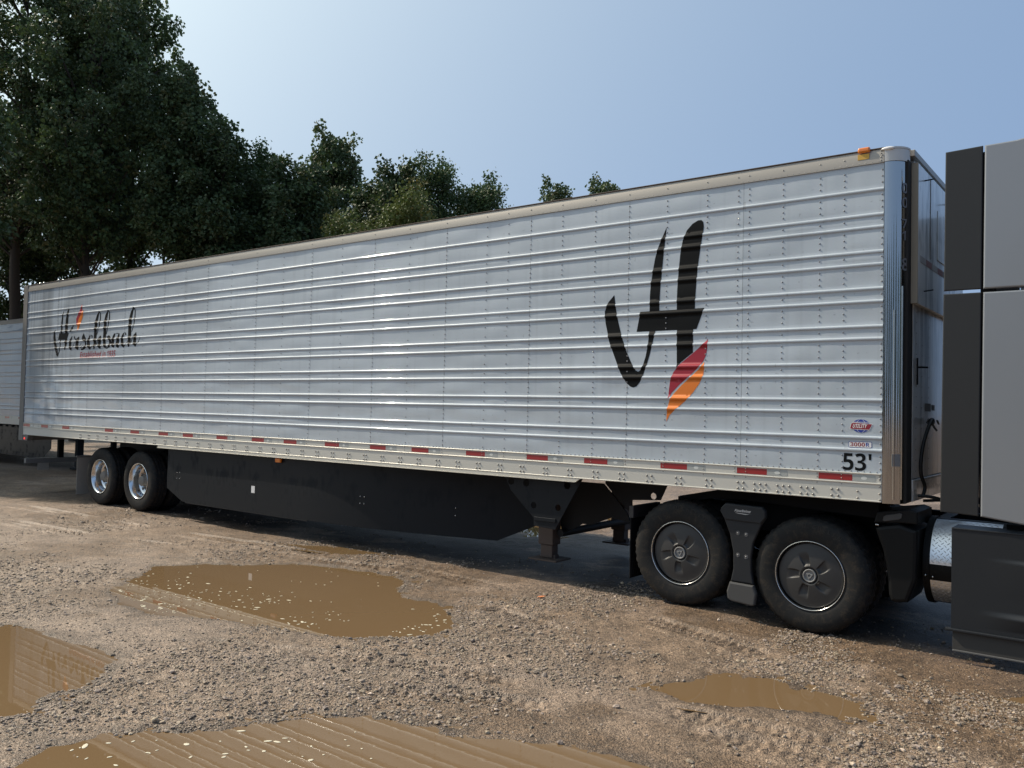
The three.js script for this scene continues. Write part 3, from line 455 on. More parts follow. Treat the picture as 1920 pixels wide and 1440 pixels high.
  const H = { left: [[13.443,3.045],[13.368,2.970],[13.332,2.881],[13.344,2.764],[13.387,2.580],[13.457,2.413],[13.526,2.256],[13.593,2.158],[13.640,2.121],[13.671,2.111],[13.708,2.121],[13.748,2.166],[13.783,2.238],[13.817,2.326],[13.851,2.437],[13.884,2.564],[13.908,2.666],[13.841,2.669],[13.831,2.549],[13.806,2.422],[13.776,2.326],[13.746,2.278],[13.725,2.267],[13.697,2.282],[13.654,2.344],[13.596,2.459],[13.547,2.583],[13.503,2.724],[13.470,2.857],[13.454,2.957]],
    thin: [[14.015,3.670],[13.970,3.579],[13.927,3.487],[13.894,3.379],[13.870,3.252],[13.851,3.125],[13.845,2.998],[13.844,2.856],[13.949,2.857],[13.950,2.959],[13.956,3.086],[13.968,3.228],[13.982,3.386],[13.997,3.512]],
    thick: [[14.134,2.857],[14.134,2.948],[14.137,3.073],[14.146,3.229],[14.163,3.401],[14.187,3.524],[14.227,3.614],[14.285,3.670],[14.343,3.697],[14.376,3.696],[14.396,3.675],[14.401,3.625],[14.387,3.534],[14.369,3.427],[14.353,3.321],[14.340,3.198],[14.332,3.075],[14.325,2.951],[14.321,2.857]],
    bar: [[13.740,2.859],[14.417,2.861],[14.340,2.665],[13.700,2.663]], stem: [[14.138,2.664],[14.306,2.665],[14.307,2.442],[14.241,2.397],[14.174,2.344],[14.143,2.302],[14.138,2.477]] };
  const smooth = pts => { const s = new THREE.Shape(); const v = pts.map(p => new THREE.Vector2(...p)); s.moveTo(v[0].x, v[0].y); s.splineThru(v.slice(1)); s.closePath(); return s; };
  mesh('letter_h', filmGeo(Object.values(H).map(p => path(p))), M.decalBlack, logo);
  mesh('red_flame', filmGeo([path([[14.456,2.568],[14.421,2.531],[14.340,2.464],[14.274,2.412],[14.174,2.336],[14.108,2.259],[14.075,2.181],[14.063,2.087],[14.056,2.000],[14.094,2.062],[14.178,2.143],[14.278,2.223],[14.359,2.296],[14.416,2.363],[14.439,2.416],[14.451,2.484]])]), M.decalRed, logo);
  mesh('orange_flame', filmGeo([path([[14.422,2.355],[14.384,2.299],[14.294,2.217],[14.195,2.134],[14.112,2.049],[14.070,1.989],[14.046,1.898],[14.039,1.783],[14.072,1.844],[14.131,1.900],[14.232,1.979],[14.314,2.064],[14.378,2.149],[14.415,2.225],[14.425,2.294]])]), M.decalOrange, logo);
  const script = part('script_lettering', t, 'black script name over small red italic line');
  mesh('script_name', filmGeo(HIRSCH.black.map(p => path(p))), M.decalBlack, script);
  mesh('red_flame', filmGeo(HIRSCH.red.map(p => path(p)), 0.0018), M.decalRed, script);
  mesh('orange_flame', filmGeo(HIRSCH.orange.map(p => path(p)), 0.0022), M.decalOrange, script);
  { const s = textShapes('Established in 1935', 0, 0, 0.104, 1, 0.2), xs = s.flatMap(q => q.extractPoints(3).shape.map(p => p.x)), k = 1.27 / (Math.max(...xs) - Math.min(...xs)); mesh('tag_line', filmGeo(textShapes('Established in 1935', 2.3, 2.632, 0.104, k, 0.2)), M.letterRed, script); }
  { const s = textShapes("53'", 0, 0, 0.137), xs = s.flatMap(q => q.extractPoints(3).shape.map(p => p.x)), k = 0.228 / (Math.max(...xs) - Math.min(...xs)); mesh('length_number', filmGeo(textShapes("53'", 15.69 - Math.min(...xs) * k, 1.421, 0.137, k)), M.decalBlack, t); }
  // maker's badge: blue globe behind a red banner
  const badge = part('maker_badge', t, 'blue globe badge with red banner');
  { const e = new THREE.Shape(); e.absellipse(15.832, 1.793, 0.073, 0.056, 0, Math.PI * 2); mesh('globe', filmGeo([e], 0.0014), M.decalBlue, badge);
    const lines = []; for (const k of [-0.5, 0.5]) { const pts = [], q = []; for (let i = 0; i <= 12; i++) { const a = -Math.PI / 2 + i / 12 * Math.PI; pts.push([15.832 + k * 0.073 * Math.cos(a) - 0.0016, 1.793 + 0.056 * Math.sin(a)]); q.unshift([15.832 + k * 0.073 * Math.cos(a) + 0.0016, 1.793 + 0.056 * Math.sin(a)]); } lines.push(path(pts.concat(q))); }
    for (const y of [1.823, 1.763]) lines.push(path([[15.77, y], [15.894, y], [15.894, y + 0.003], [15.77, y + 0.003]]));
    mesh('globe_lines', filmGeo(lines, 0.0019), M.decalWhite, badge);
    mesh('banner_edge', filmGeo([path([[15.742, 1.768], [15.752, 1.811], [15.768, 1.822], [15.925, 1.812], [15.906, 1.77], [15.898, 1.759], [15.76, 1.764]])], 0.0023), M.decalWhite, badge);
    mesh('banner', filmGeo([path([[15.746, 1.77], [15.756, 1.811], [15.769, 1.819], [15.92, 1.809], [15.903, 1.772], [15.897, 1.763], [15.76, 1.767]])], 0.0027), M.letterRed, badge);
    const s = textShapes('UTILITY', 0, 0, 0.036), xs = s.flatMap(q => q.extractPoints(3).shape.map(p => p.x)), k = 0.125 / (Math.max(...xs) - Math.min(...xs));
    mesh('badge_letters', filmGeo(textShapes('UTILITY', 15.762, 1.776, 0.032, k, 0.25), 0.0032), M.decalWhite, badge);
  }
  const plateB = part('model_badge', t, 'white rounded badge with red and blue characters');
  { const rr = (x0, x1, y0, y1, r) => { const s = new THREE.Shape(); s.moveTo(x0 + r, y0); s.lineTo(x1 - r, y0); s.quadraticCurveTo(x1, y0, x1, y0 + r); s.lineTo(x1, y1 - r); s.quadraticCurveTo(x1, y1, x1 - r, y1); s.lineTo(x0 + r, y1); s.quadraticCurveTo(x0, y1, x0, y1 - r); s.lineTo(x0, y0 + r); s.quadraticCurveTo(x0, y0, x0 + r, y0); return s; };
    mesh('badge_border', filmGeo([rr(15.734, 15.92, 1.611, 1.664, 0.012)], 0.0014), M.decalBlue, plateB);
    mesh('badge_face', filmGeo([rr(15.738, 15.916, 1.6145, 1.6605, 0.009)], 0.0018), M.decalWhite, plateB);
    const fit = (str, cap, w) => { const e = new THREE.ShapeGeometry(textShapes(str, 0, 0, cap)); e.computeBoundingBox(); return [w / (e.boundingBox.max.x - e.boundingBox.min.x), e.boundingBox.min.x]; }; const fd = fit('3000', 0.031, 0.118), fr = fit('R', 0.031, 0.028);
    mesh('badge_digits', filmGeo(textShapes('3000', 15.747 - fd[1] * fd[0], 1.6225, 0.031, fd[0]), 0.0023), M.letterRed, plateB);
    mesh('badge_letter', filmGeo(textShapes('R', 15.872 - fr[1] * fr[0], 1.6225, 0.031, fr[0]), 0.0023), M.decalBlue, plateB); }
  // front corner and front wall
  { const pr = []; for (let i = 0; i <= 14; i++) { const a = i / 14 * Math.PI / 2; pr.push([16.004 + 0.15 * Math.sin(a), 0.004 - 0.15 + 0.15 * Math.cos(a)]); }
    const post = (y0, y1, off) => { const pos = [], idx = [], uv = []; pr.forEach(([x, z], i) => { const a = i / 14 * Math.PI / 2, px = x + off * Math.sin(a), pz = z + off * Math.cos(a); for (const y of [y0, y1]) { pos.push(px, y, pz); uv.push(i / 14, (y - 1.1) / 3); } }); for (let i = 0; i < 14; i++) { const a = i * 2; idx.push(a, a + 2, a + 1, a + 1, a + 2, a + 3); } const g = new THREE.BufferGeometry(); g.setAttribute('position', new THREE.Float32BufferAttribute(pos, 3)); g.setAttribute('uv', new THREE.Float32BufferAttribute(uv, 2)); g.setIndex(idx); g.computeVertexNormals(); return g; };
    mesh('corner_post', post(1.165, 3.985, 0.004), M.chrome, t);
    const cap = mesh('corner_cap', merge([post(3.987, 4.09, 0.012), new THREE.CylinderGeometry(0.166, 0.166, 0.014, 40, 1, false, 0, Math.PI / 2).translate(16.004, 4.098, -0.146)]), M.roof, t);
    mesh('cap_sealant', new THREE.SphereGeometry(0.03, 12, 8).scale(1.8, 0.5, 0.6).translate(16.03, 4.092, 0.012), M.decalWhite, cap);
    const ribs = [0.34, 0.62, 0.8].map(f => { const a = f * Math.PI / 2; return rod([16.004 + 0.156 * Math.sin(a), 1.2, -0.146 + 0.156 * Math.cos(a)], [16.004 + 0.156 * Math.sin(a), f < 0.5 ? 2.75 : 2.95, -0.146 + 0.156 * Math.cos(a)], 0.009); });
    mesh('corner_ribs', merge(ribs), M.chrome, t);
    mesh('corner_gasket', box(16.03, 16.166, 1.17, 4.0, -0.27, -0.088), M.gasket, t);
    mesh('serial_plate', plate([[0, 0], [0.075, 0], [0.075, 0.1], [0, 0.1]], 0, 0.003).rotateY(0.85).translate(16.075, 1.47, 0.005), M.grey, t);
    // dark figures stuck vertically on the post
    const fig = part('post_figures', t);
    [['8', 3.11, 0.13], ['1', 3.36, 0.1], ['7', 3.46, 0.1], ['0', 3.63, 0.11], ['0', 3.75, 0.11]].forEach(([c, y, h]) => { const g = new THREE.ShapeGeometry(textShapes(c, -0.02, 0, h * 0.75)); mesh('figure', g.rotateY(1.0).translate(16.004 + 0.159 * Math.sin(1.0), y - 0.03, -0.146 + 0.159 * Math.cos(1.0)), M.figure, fig); });
  }
  mesh('front_wall', box(16.02, 16.17, 1.36, 4.04, -2.36, -0.272), M.frontWhite, t);
  mesh('front_sill', box(16.02, 16.18, 1.172, 1.352, -2.45, -0.272, 0.004), M.frontWhite, t);
  const nose = mesh('nose_panel', box(16.172, 16.215, 2.82, 4.0, -2.3, -0.22, 0.006), M.frontWhite, t);
  mesh('panel_edge', box(16.16, 16.217, 2.82, 4.0, -0.218, -0.2, 0.004), M.tan, nose);
  mesh('panel_joint', box(16.213, 16.2185, 3.26, 3.97, -0.70, -0.69), M.frameGrey, nose);
  mesh('access_plate', box(16.213, 16.221, 3.3, 3.75, -1.35, -1.0, 0.002), M.frontWhite, nose);
  for (let k = 0; k < 7; k++) mesh(k % 2 ? 'red_reflector_tape' : 'white_reflector_tape', box(16.214, 16.2175, 3.18, 3.235, -0.52 - k * 0.24, -0.29 - k * 0.24 - 0.012), k % 2 ? mat(0.3, 0.16, 0.16, 0.6) : mat(0.42, 0.4, 0.39, 0.6), nose);
  for (const [y, z] of [[3.9, -0.45], [3.88, -1.35], [2.95, -0.45]]) mesh('wall_clip', rod([16.215, y, z], [16.285, y + 0.01, z - 0.02], 0.006), M.dark, nose);
  mesh('front_cornice', box(16.02, 16.2, 4.045, 4.1, -2.4, -0.16, 0.006), M.topRail, t);
  mesh('air_hose', tube([[16.19, 1.83, -0.78], [16.24, 1.86, -0.7], [16.24, 1.8, -0.56], [16.21, 1.62, -0.47], [16.2, 1.4, -0.46], [16.22, 1.28, -0.52], [16.21, 1.2, -0.48]], 0.016, 40), M.hose, t);
  mesh('gladhand', merge([new RoundedBoxGeometry(0.05, 0.05, 0.1, 2, 0.012).translate(16.21, 1.84, -0.8), rod([16.21, 1.83, -0.8], [16.25, 1.76, -0.84], 0.01), rod([16.25, 1.85, -0.84], [16.25, 1.82, -0.92], 0.008)]), M.grey, t);
  mesh('warning_label', box(16.171, 16.173, 1.93, 2.0, -0.98, -0.75), M.frameGrey, t); mesh('warning_label', box(16.171, 16.173, 1.94, 1.99, -1.15, -1.03), M.frameGrey, t);
  mesh('door_hook', merge([box(16.171, 16.182, 2.15, 2.38, -0.42, -0.41), rod([16.18, 2.3, -0.415], [16.25, 2.3, -0.45], 0.008)]), M.dark, t);
  { const gs = []; for (let y = 1.42; y < 2.8; y += 0.09) for (const z of [-0.4, -0.62, -0.9]) gs.push(dome(0, 0, 0, 0.006, 0.004).rotateY(Math.PI / 2).translate(16.17, y, z)); for (let z = -0.3; z > -1.5; z -= 0.05) gs.push(dome(0, 0, 0, 0.006, 0.004).rotateY(Math.PI / 2).translate(16.18, 1.335, z)); mesh('front_rivets', merge(gs), M.rivet, t, 'stuff'); }
  // underside
  { const gs = []; for (let x = 0.3; x < 13.2; x += 0.31) gs.push(box(x, x + 0.05, 1.19, 1.235, -2.55, -0.03)); mesh('crossmembers', merge(gs), M.dark, t, 'stuff'); }
  mesh('coupler_plate', box(14.7, 15.98, 1.176, 1.235, -2.5, -0.04), M.dark, t);
  mesh('suspension_frame', merge([box(2.2, 5.1, 0.86, 1.16, -0.98, -0.86), box(2.2, 5.1, 0.86, 1.16, -1.74, -1.62), box(2.25, 2.35, 0.86, 1.1, -1.62, -0.98), box(4.9, 5.0, 0.86, 1.1, -1.62, -0.98)]), M.steel, t);
  for (const x of [2.983, 4.27]) mesh('axle', merge([rod([x, 0.53, -2.3], [x, 0.53, -0.3], 0.065), box(x - 0.06, x + 0.06, 0.5, 0.9, -0.96, -0.88), new THREE.CylinderGeometry(0.13, 0.13, 0.22, 20).translate(x + 0.3, 0.75, -0.92)]), M.steel, t);
  for (const [x, y, a] of [[2.983, 0.533, 0.2], [4.27, 0.537, 0.5]]) { wheel(t, x, y, -0.1, false, 1, a); wheel(t, x, y, -2.5, false, -1, a); }
  // skirt: bends inward towards the nose
  { const bottom = [[5.22, 0.495], [5.69, 0.32]], pts = [[5.23, 1.125], [5.222, 0.5], [5.66, 0.322], [5.75, 0.315], [9.6, 0.315], [9.6, 1.125]];
    const skirtZ = x => -0.058 - 0.05 * Math.max(0, x - 8.6) ** 2, outline = path([[5.23, 1.125], [5.222, 0.5], [5.66, 0.322], [5.75, 0.315], [11.6, 0.315], [12.1, 0.54], [12.3, 0.72], [12.3, 1.125]]);
    const flat = new THREE.ShapeGeometry(outline), fp = flat.attributes.position, fi = flat.index.array, pos = [];
    for (let k = 0; k < fi.length; k += 3) { const tri = [0, 1, 2].map(j => [fp.getX(fi[k + j]), fp.getY(fi[k + j])]); for (let c = 5.2; c < 12.35; c += 0.1) { const q = clip(clip(tri, 0, c, 1), 0, c + 0.1, -1); for (let j = 1; j < q.length - 1; j++) for (const v of [q[0], q[j], q[j + 1]]) pos.push(v[0], v[1], skirtZ(v[0])); } }
    const front = new THREE.BufferGeometry(); front.setAttribute('position', new THREE.Float32BufferAttribute(pos, 3)); front.setAttribute('uv', new THREE.Float32BufferAttribute(pos.flatMap((v, i) => i % 3 === 0 ? [pos[i] / 2, pos[i + 1] / 2] : []), 2));
    front.setAttribute('normal', new THREE.Float32BufferAttribute(pos.flatMap((v, i) => { if (i % 3) return []; const d = -0.1 * Math.max(0, pos[i] - 8.6), l = Math.hypot(d, 1); return [-d / l, 0, 1 / l]; }), 3));
    mesh('skirt_panel', merge([front, front.clone().translate(0, 0, -0.008)]), M.skirt, t);
    const dots = []; const d4 = (x, y, z) => { for (const dx of [0, 0.075]) for (const dy of [0, 0.09]) dots.push(dome(x + dx, y + dy, z, 0.007, 0.005)); };
    d4(5.5, 0.67, -0.058); d4(9.66, 0.62, skirtZ(9.66)); d4(11.0, 0.575, skirtZ(11.04));
    mesh('skirt_bolts', merge(dots), M.rim, t, 'stuff');
    mesh('skirt_sticker', box(7.44, 7.52, 0.59, 0.69, -0.0578, -0.056), M.decalWhite, t);
    mesh('skirt_lip', box(5.76, 8.7, 0.3, 0.314, -0.068, -0.056), M.steel, t); }
  // landing gear
  const lg = part('landing_gear', t);
  mesh('gusset_plate', plate([[12.05, 1.12], [12.13, 0.98], [12.45, 0.70], [12.45, 0.62], [12.73, 0.605], [13.06, 1.165], [12.05, 1.165]], -0.075, -0.062, 0.002, [[12.134, 1.077, 0.04], [12.34, 1.073, 0.04], [12.872, 1.084, 0.04], [12.445, 0.838, 0.035], [12.762, 0.839, 0.035]]), M.skirt, lg);
  mesh('gusset_rib', box(12.46, 12.74, 0.68, 0.72, -0.061, -0.05, 0.004), M.skirt, lg);
  for (const z of [-0.5, -2.1]) { mesh('leg', merge([box(12.245, 12.445, 0.36, 1.15, z - 0.1, z + 0.06, 0.012), box(12.265, 12.425, 0.215, 0.36, z - 0.08, z + 0.04, 0.01)]), M.rust, lg); mesh('foot', merge([box(12.16, 12.54, 0.19, 0.21, z - 0.17, z + 0.13, 0.006), box(12.25, 12.45, 0.205, 0.25, z - 0.06, z + 0.02)]), M.rust, lg); }
  mesh('cross_tube', rod([12.5, 0.5, -2.1], [12.5, 0.5, -0.5], 0.045), M.steel, lg);
  mesh('brace_plate', plate([[12.43, 1.08], [12.99, 1.08], [13.12, 0.956], [13.2, 0.876], [13.29, 0.78], [13.33, 0.688], [13.088, 0.716], [12.84, 0.616], [12.73, 0.617], [12.468, 0.472], [12.43, 0.6]], -0.62, -0.6, 0, []), M.steel, lg);
  mesh('brace_plate', plate([[13.015, 1.15], [13.765, 1.15], [13.75, 1.104], [13.68, 0.955], [13.345, 0.93], [13.345, 0.765], [13.225, 0.885], [13.15, 0.95], [13.015, 1.08]], -0.62, -0.6, 0, [[13.598, 0.99, 0.036]]), M.steel, lg);
  // bumper, flaps
  const bm = part('rear_bumper', t);
  mesh('bumper_bar', box(0.0, 0.09, 0.6, 0.7, -2.5, -0.08, 0.008), M.frameGrey, bm);
  mesh('bumper_strut', box(0.02, 0.1, 0.7, 1.2, -0.8, -0.7), M.dark, bm); mesh('bumper_strut', box(0.02, 0.1, 0.7, 1.2, -1.9, -1.8), M.dark, bm);
  mesh('number_plate', box(0.091, 0.096, 0.46, 0.6, -0.52, -0.3), M.flap, bm);
  for (const z of [-0.1, -1.9]) { const f = part('mud_flap', t); mesh('flap_sheet', box(2.13, 2.14, 0.15, 0.82, z - 0.5, z, 0.003), M.flap, f); mesh('flap_hanger', rod([2.13, 0.84, z + 0.01], [2.13, 0.84, z - 0.63], 0.014), M.frameGrey, f); mesh('flap_post', rod([2.14, 0.84, z - 0.3], [2.35, 1.0, z - 0.5], 0.02), M.frameGrey, f); }
}
// ---------------------------------------------------------------- tractor
{
  const t = thing('semi_tractor', 'grey and charcoal sleeper tractor coupled to the logo trailer', 'truck');
  const grey = new THREE.MeshPhysicalMaterial({ color: rgb(0.25, 0.265, 0.285), roughness: 0.38, metalness: 0.25, clearcoat: 0.6, clearcoatRoughness: 0.12 });
  const charcoal = mat(0.026, 0.027, 0.028, 0.42, 0, { specularIntensity: 0.7 }), skirtPaint = mat(0.02, 0.0225, 0.026, 0.45, 0, { specularIntensity: 0.6 }), plastic = mat(0.007, 0.0075, 0.008, 0.5, 0, { specularIntensity: 0.35 });
  wheel(t, 14.15, 0.523, -0.1, true, 1, 0.15); wheel(t, 15.385, 0.474, -0.1, true, 1, -0.1);
  wheel(t, 14.15, 0.523, -2.5, true, -1); wheel(t, 15.385, 0.474, -2.5, true, -1);
  for (const [x, y] of [[14.15, 0.523], [15.385, 0.474]]) mesh('axle', merge([rod([x, y, -2.3], [x, y, -0.3], 0.08), new THREE.SphereGeometry(0.2, 20, 14).translate(x, y, -1.3)]), M.steel, t);
  mesh('frame_rail', box(13.75, 21.8, 0.72, 0.98, -0.95, -0.87), M.steel, t); mesh('frame_rail', box(13.75, 21.8, 0.72, 0.98, -1.73, -1.65), M.steel, t);
  mesh('crossmember', merge([box(13.76, 13.86, 0.72, 0.97, -1.65, -0.95), box(14.7, 14.8, 0.72, 0.97, -1.65, -0.95), box(16.2, 16.3, 0.72, 0.97, -1.65, -0.95)]), M.steel, t);
  mesh('fifth_wheel', merge([plate([[14.25, 1.0], [14.3, 1.06], [14.6, 1.15], [15.55, 1.15], [15.6, 1.0]], -1.85, -0.75, 0.01), box(14.6, 15.3, 0.98, 1.05, -1.75, -0.85)]), M.dark, t);
  mesh('deck_fairing', plate([[14.03, 0.98], [14.03, 1.046], [14.4, 1.128], [14.7, 1.14], [15.9, 1.14], [15.9, 1.0], [14.7, 1.06], [14.4, 1.05]], -0.7, -0.32, 0.004), M.dark, t);
  // fairing between the drive wheels
  const fair = part('wheel_fairing', t);
  mesh('fairing_body', plate([[14.617, 1.045], [14.97, 1.035], [15.0, 1.0], [15.003, 0.94], [14.96, 0.875], [14.885, 0.70], [14.868, 0.56], [14.872, 0.44], [14.893, 0.33], [14.676, 0.335], [14.699, 0.446], [14.697, 0.598], [14.665, 0.75], [14.611, 0.885], [14.565, 0.965], [14.575, 1.0]], -0.12, -0.075, 0.012), skirtPaint, fair);
  mesh('fairing_brow', plate([[14.62, 1.04], [14.966, 1.03], [14.996, 0.998], [14.998, 0.942], [14.955, 0.885], [14.617, 0.895], [14.572, 0.967], [14.58, 0.998]], -0.0745, -0.062, 0.008), skirtPaint, fair);
  mesh('fairing_foot', plate([[14.672, 0.329], [14.897, 0.323], [14.925, 0.25], [14.912, 0.15], [14.885, 0.138], [14.69, 0.155], [14.655, 0.175], [14.645, 0.24]], -0.115, -0.058, 0.014), mat(0.06, 0.06, 0.06, 0.6), fair);
  { const gs = []; for (const [x, y] of [[14.742, 0.78], [14.82, 0.775], [14.745, 0.58], [14.822, 0.572]]) gs.push(latheZ([[0.019, 0], [0.016, 0.003], [0.012, -0.004], [0.009, 0.004], [0, 0.006]], 18).translate(x, y, -0.0755)); mesh('fairing_bolts', merge(gs), M.grey, fair); }
  { const s = textShapes('FlowBelow', 0, 0, 0.022, 1, 0.3), g = new THREE.ShapeGeometry(s); g.computeBoundingBox(); const k = 0.155 / (g.boundingBox.max.x - g.boundingBox.min.x); const w = new THREE.ShapeGeometry(path([[14.715, 0.966], [14.83, 0.96], [14.868, 0.966], [14.82, 0.954], [14.74, 0.96]])); mesh('fairing_name', merge([new THREE.ShapeGeometry(textShapes('FlowBelow', 14.71, 0.974, 0.022, k, 0.3)), w]).translate(0, 0, -0.0605), mat(0.55, 0.55, 0.55, 0.5), fair); }
  // mud flap behind the rear drive wheel
  const fl = part('mud_flap', t); mesh('flap_sheet', box(13.59, 13.602, 0.2, 0.8, -0.74, -0.13, 0.003), M.dark, fl); mesh('flap_bracket', merge([box(13.57, 13.62, 0.8, 0.92, -0.72, -0.14, 0.006), rod([13.6, 0.88, -0.7], [13.78, 0.9, -0.9], 0.022)]), M.black, fl);
  { const gs = []; for (let k = 0; k < 12; k++) gs.push(rod([13.604, 0.23, -0.14 - k * 0.045], [13.604, 0.45, -0.2 - k * 0.045 > -0.72 ? -0.2 - k * 0.045 : -0.72], 0.003, 0.003, 4)); mesh('flap_ridges', merge(gs), M.steel, fl); }
  // quarter fender ahead of the front drive wheel
  const fen = part('quarter_fender', t);
  mesh('fender_body', plate([[15.91, 0.945], [15.935, 0.865], [15.971, 0.77], [16.0, 0.63], [16.015, 0.513], [16.022, 0.40], [16.04, 0.355], [16.08, 0.342], [16.17, 0.36], [16.235, 0.55], [16.24, 0.95], [16.1, 0.99], [15.96, 0.962]], -0.70, -0.13, 0.03), plastic, fen);
  mesh('fender_cap', plate([[15.902, 0.985], [15.925, 1.07], [15.97, 1.085], [16.18, 1.12], [16.24, 1.1], [16.24, 1.0], [16.1, 1.0]], -0.70, -0.14, 0.012), plastic, fen);
  mesh('cap_plate', plate([[15.975, 1.012], [15.982, 1.045], [16.0, 1.056], [16.105, 1.082], [16.125, 1.075], [16.12, 1.043], [16.1, 1.03], [15.99, 1.004]], -0.139, -0.13, 0.003), mat(0.05, 0.05, 0.05, 0.5), fen);
  for (const [x, y] of [[15.925, 0.972], [15.94, 0.972]]) mesh('fender_bolt', new THREE.SphereGeometry(0.009, 10, 8).translate(x, y, -0.125), M.rim, fen);
  // fuel tank with tread-plate wrap
  const tank = part('fuel_tank', t); const TC = [0.667, -0.64], TR = 0.355;
  mesh('tank_shell', rod([16.25, TC[0], TC[1]], [18.6, TC[0], TC[1]], TR, TR, 56), plastic, tank);
  const wrap = (a0, a1, x0, x1) => { const pos = [], idx = [], uv = [], n = 24; for (let i = 0; i <= n; i++) { const a = a0 + (a1 - a0) * i / n; for (const x of [x0, x1]) { pos.push(x, TC[0] + (TR + 0.004) * Math.sin(a), TC[1] + (TR + 0.004) * Math.cos(a)); uv.push(x, a * TR); } } for (let i = 0; i < n; i++) { const a = i * 2; idx.push(a, a + 1, a + 2, a + 2, a + 1, a + 3); } const g = new THREE.BufferGeometry(); g.setAttribute('position', new THREE.Float32BufferAttribute(pos, 3)); g.setAttribute('uv', new THREE.Float32BufferAttribute(uv, 2)); g.setIndex(idx); g.computeVertexNormals(); return g; };
  const treadM = mat(0.82, 0.83, 0.84, 0.3, 0.85);
  for (const [a0, a1] of [[0.02, 1.35], [-1.15, -0.36]]) {
    const wm = mesh('tread_plate', wrap(a0, a1, 16.305, 16.8), treadM, tank), gs = []; let row = 0;
    for (let a = a0 + 0.06; a < a1 - 0.04; a += 0.062, row++) for (let x = 16.325 + (row % 2) * 0.022; x < 16.78; x += 0.044) { const g = new THREE.SphereGeometry(1, 6, 4).scale(0.014, 0.0036, 0.003).rotateZ(row % 2 ? 0.75 : -0.75).translate(x, 0, TR + 0.0045).rotateX(-a); gs.push(g.translate(0, TC[0], TC[1])); }
    mesh('tread_bars', merge(gs), treadM, wm, 'stuff');
  }
  mesh('tank_strap', rod([16.252, TC[0], TC[1]], [16.30, TC[0], TC[1]], TR + 0.012, TR + 0.012, 56), plastic, tank);
  mesh('tank_bolts', merge([[16.275, 0.58], [16.33, 0.572]].map(([x, y]) => new THREE.SphereGeometry(0.009, 8, 6).translate(x, y, TC[1] + TR + 0.012))), M.rim, tank);
  // cab sides
  mesh('side_extender', plate([[16.435, 2.887], [16.44, 4.005], [16.705, 4.015], [16.70, 2.887]], -0.075, -0.05, 0.008), charcoal, t);
  mesh('side_extender', plate([[16.42, 1.132], [16.433, 2.862], [16.70, 2.862], [16.69, 1.118]], -0.075, -0.05, 0.008), charcoal, t);
  mesh('sleeper_panel', plate([[16.712, 2.887], [16.717, 4.015], [16.93, 4.02], [17.02, 4.035], [17.2, 4.075], [17.6, 4.15], [18.9, 4.2], [18.9, 2.887]], -0.14, -0.046, 0.012), grey, t);
  mesh('sleeper_panel', plate([[16.704, 1.118], [16.712, 2.862], [18.9, 2.862], [18.9, 1.05], [17.4, 1.05], [17.0, 1.082]], -0.14, -0.046, 0.012), grey, t);
  mesh('far_side_panel', plate([[16.7, 1.118], [16.712, 4.0], [18.9, 4.15], [18.9, 1.05]], -2.46, -2.4, 0.012), grey, t);
  mesh('extender_seal', box(16.69, 16.79, 1.14, 3.97, -0.15, -0.08), M.dark, t);
  mesh('sleeper_box', box(17.05, 18.85, 1.1, 3.98, -2.39, -0.15), charcoal, t);
  mesh('roof_fairing', plate([[17.05, 3.985], [17.2, 4.06], [17.6, 4.13], [18.9, 4.18], [18.9, 3.985]], -2.38, -0.16, 0.01), grey, t);
  mesh('far_side_extender', plate([[16.42, 1.13], [16.44, 4.0], [16.7, 4.01], [16.69, 1.118]], -2.45, -2.425, 0.008), charcoal, t);
  mesh('cab_body', plate([[18.905, 1.05], [18.905, 4.18], [19.3, 4.12], [19.7, 3.7], [20.35, 2.75], [20.35, 1.05]], -2.4, -0.1, 0.02), grey, t);
  mesh('side_window', plate([[19.1, 2.2], [19.1, 2.95], [19.75, 2.95], [20.1, 2.3]], -0.099, -0.09), M.black, t);
  mesh('hood', plate([[20.36, 0.95], [20.36, 2.3], [21.7, 2.1], [22.3, 1.7], [22.4, 0.7], [21.9, 0.6], [21.7, 1.1], [20.8, 1.1]], -2.3, -0.2, 0.05), grey, t);
  for (const [z, s] of [[-0.12, 1], [-2.38, -1]]) { const w = part('wheel', t); w.position.set(21.2, 0.44, z); if (s < 0) w.rotation.y = Math.PI; mesh('tyre', TYRE, M.rubber, w); mesh('rim', dishGeo, M.polished, w); mesh('hub', hubGeo, M.frameGrey, w); }
  mesh('cab_underside', box(16.85, 20.3, 0.98, 1.05, -2.3, -0.3), M.dark, t);
  // chassis skirt with two swelling creases
  { const pos = [], idx = [], nx = 70, ys = []; for (let i = 0; i <= 80; i++) ys.push(0.222 + i / 80 * 0.778);
    const crease = (y, c, up, dn, a) => a * (y > c ? Math.max(0, 1 - (y - c) / up) : Math.max(0, 1 - (c - y) / dn));
    for (let i = 0; i <= nx; i++) { const x = 16.5 + 3.3 * i / nx; for (const y of ys) { const k1 = sstep(16.72, 17.15, x), k2 = sstep(16.66, 17.1, x); pos.push(x, y, -0.08 + crease(y, 0.80, 0.25, 0.012, -0.0) + k1 * crease(y, 0.78, 0.02, 0.28, 0.018) + k2 * crease(y, 0.36, 0.035, 0.1, 0.028)); } }
    const m = ys.length; for (let i = 0; i < nx; i++) for (let j = 0; j < m - 1; j++) { const a = i * m + j, b = a + m; idx.push(a, b, a + 1, a + 1, b, b + 1); }
    const g = new THREE.BufferGeometry(); g.setAttribute('position', new THREE.Float32BufferAttribute(pos, 3)); g.setAttribute('uv', new THREE.Float32BufferAttribute(new Float32Array(pos.length / 3 * 2), 2)); g.setIndex(idx); g.computeVertexNormals();
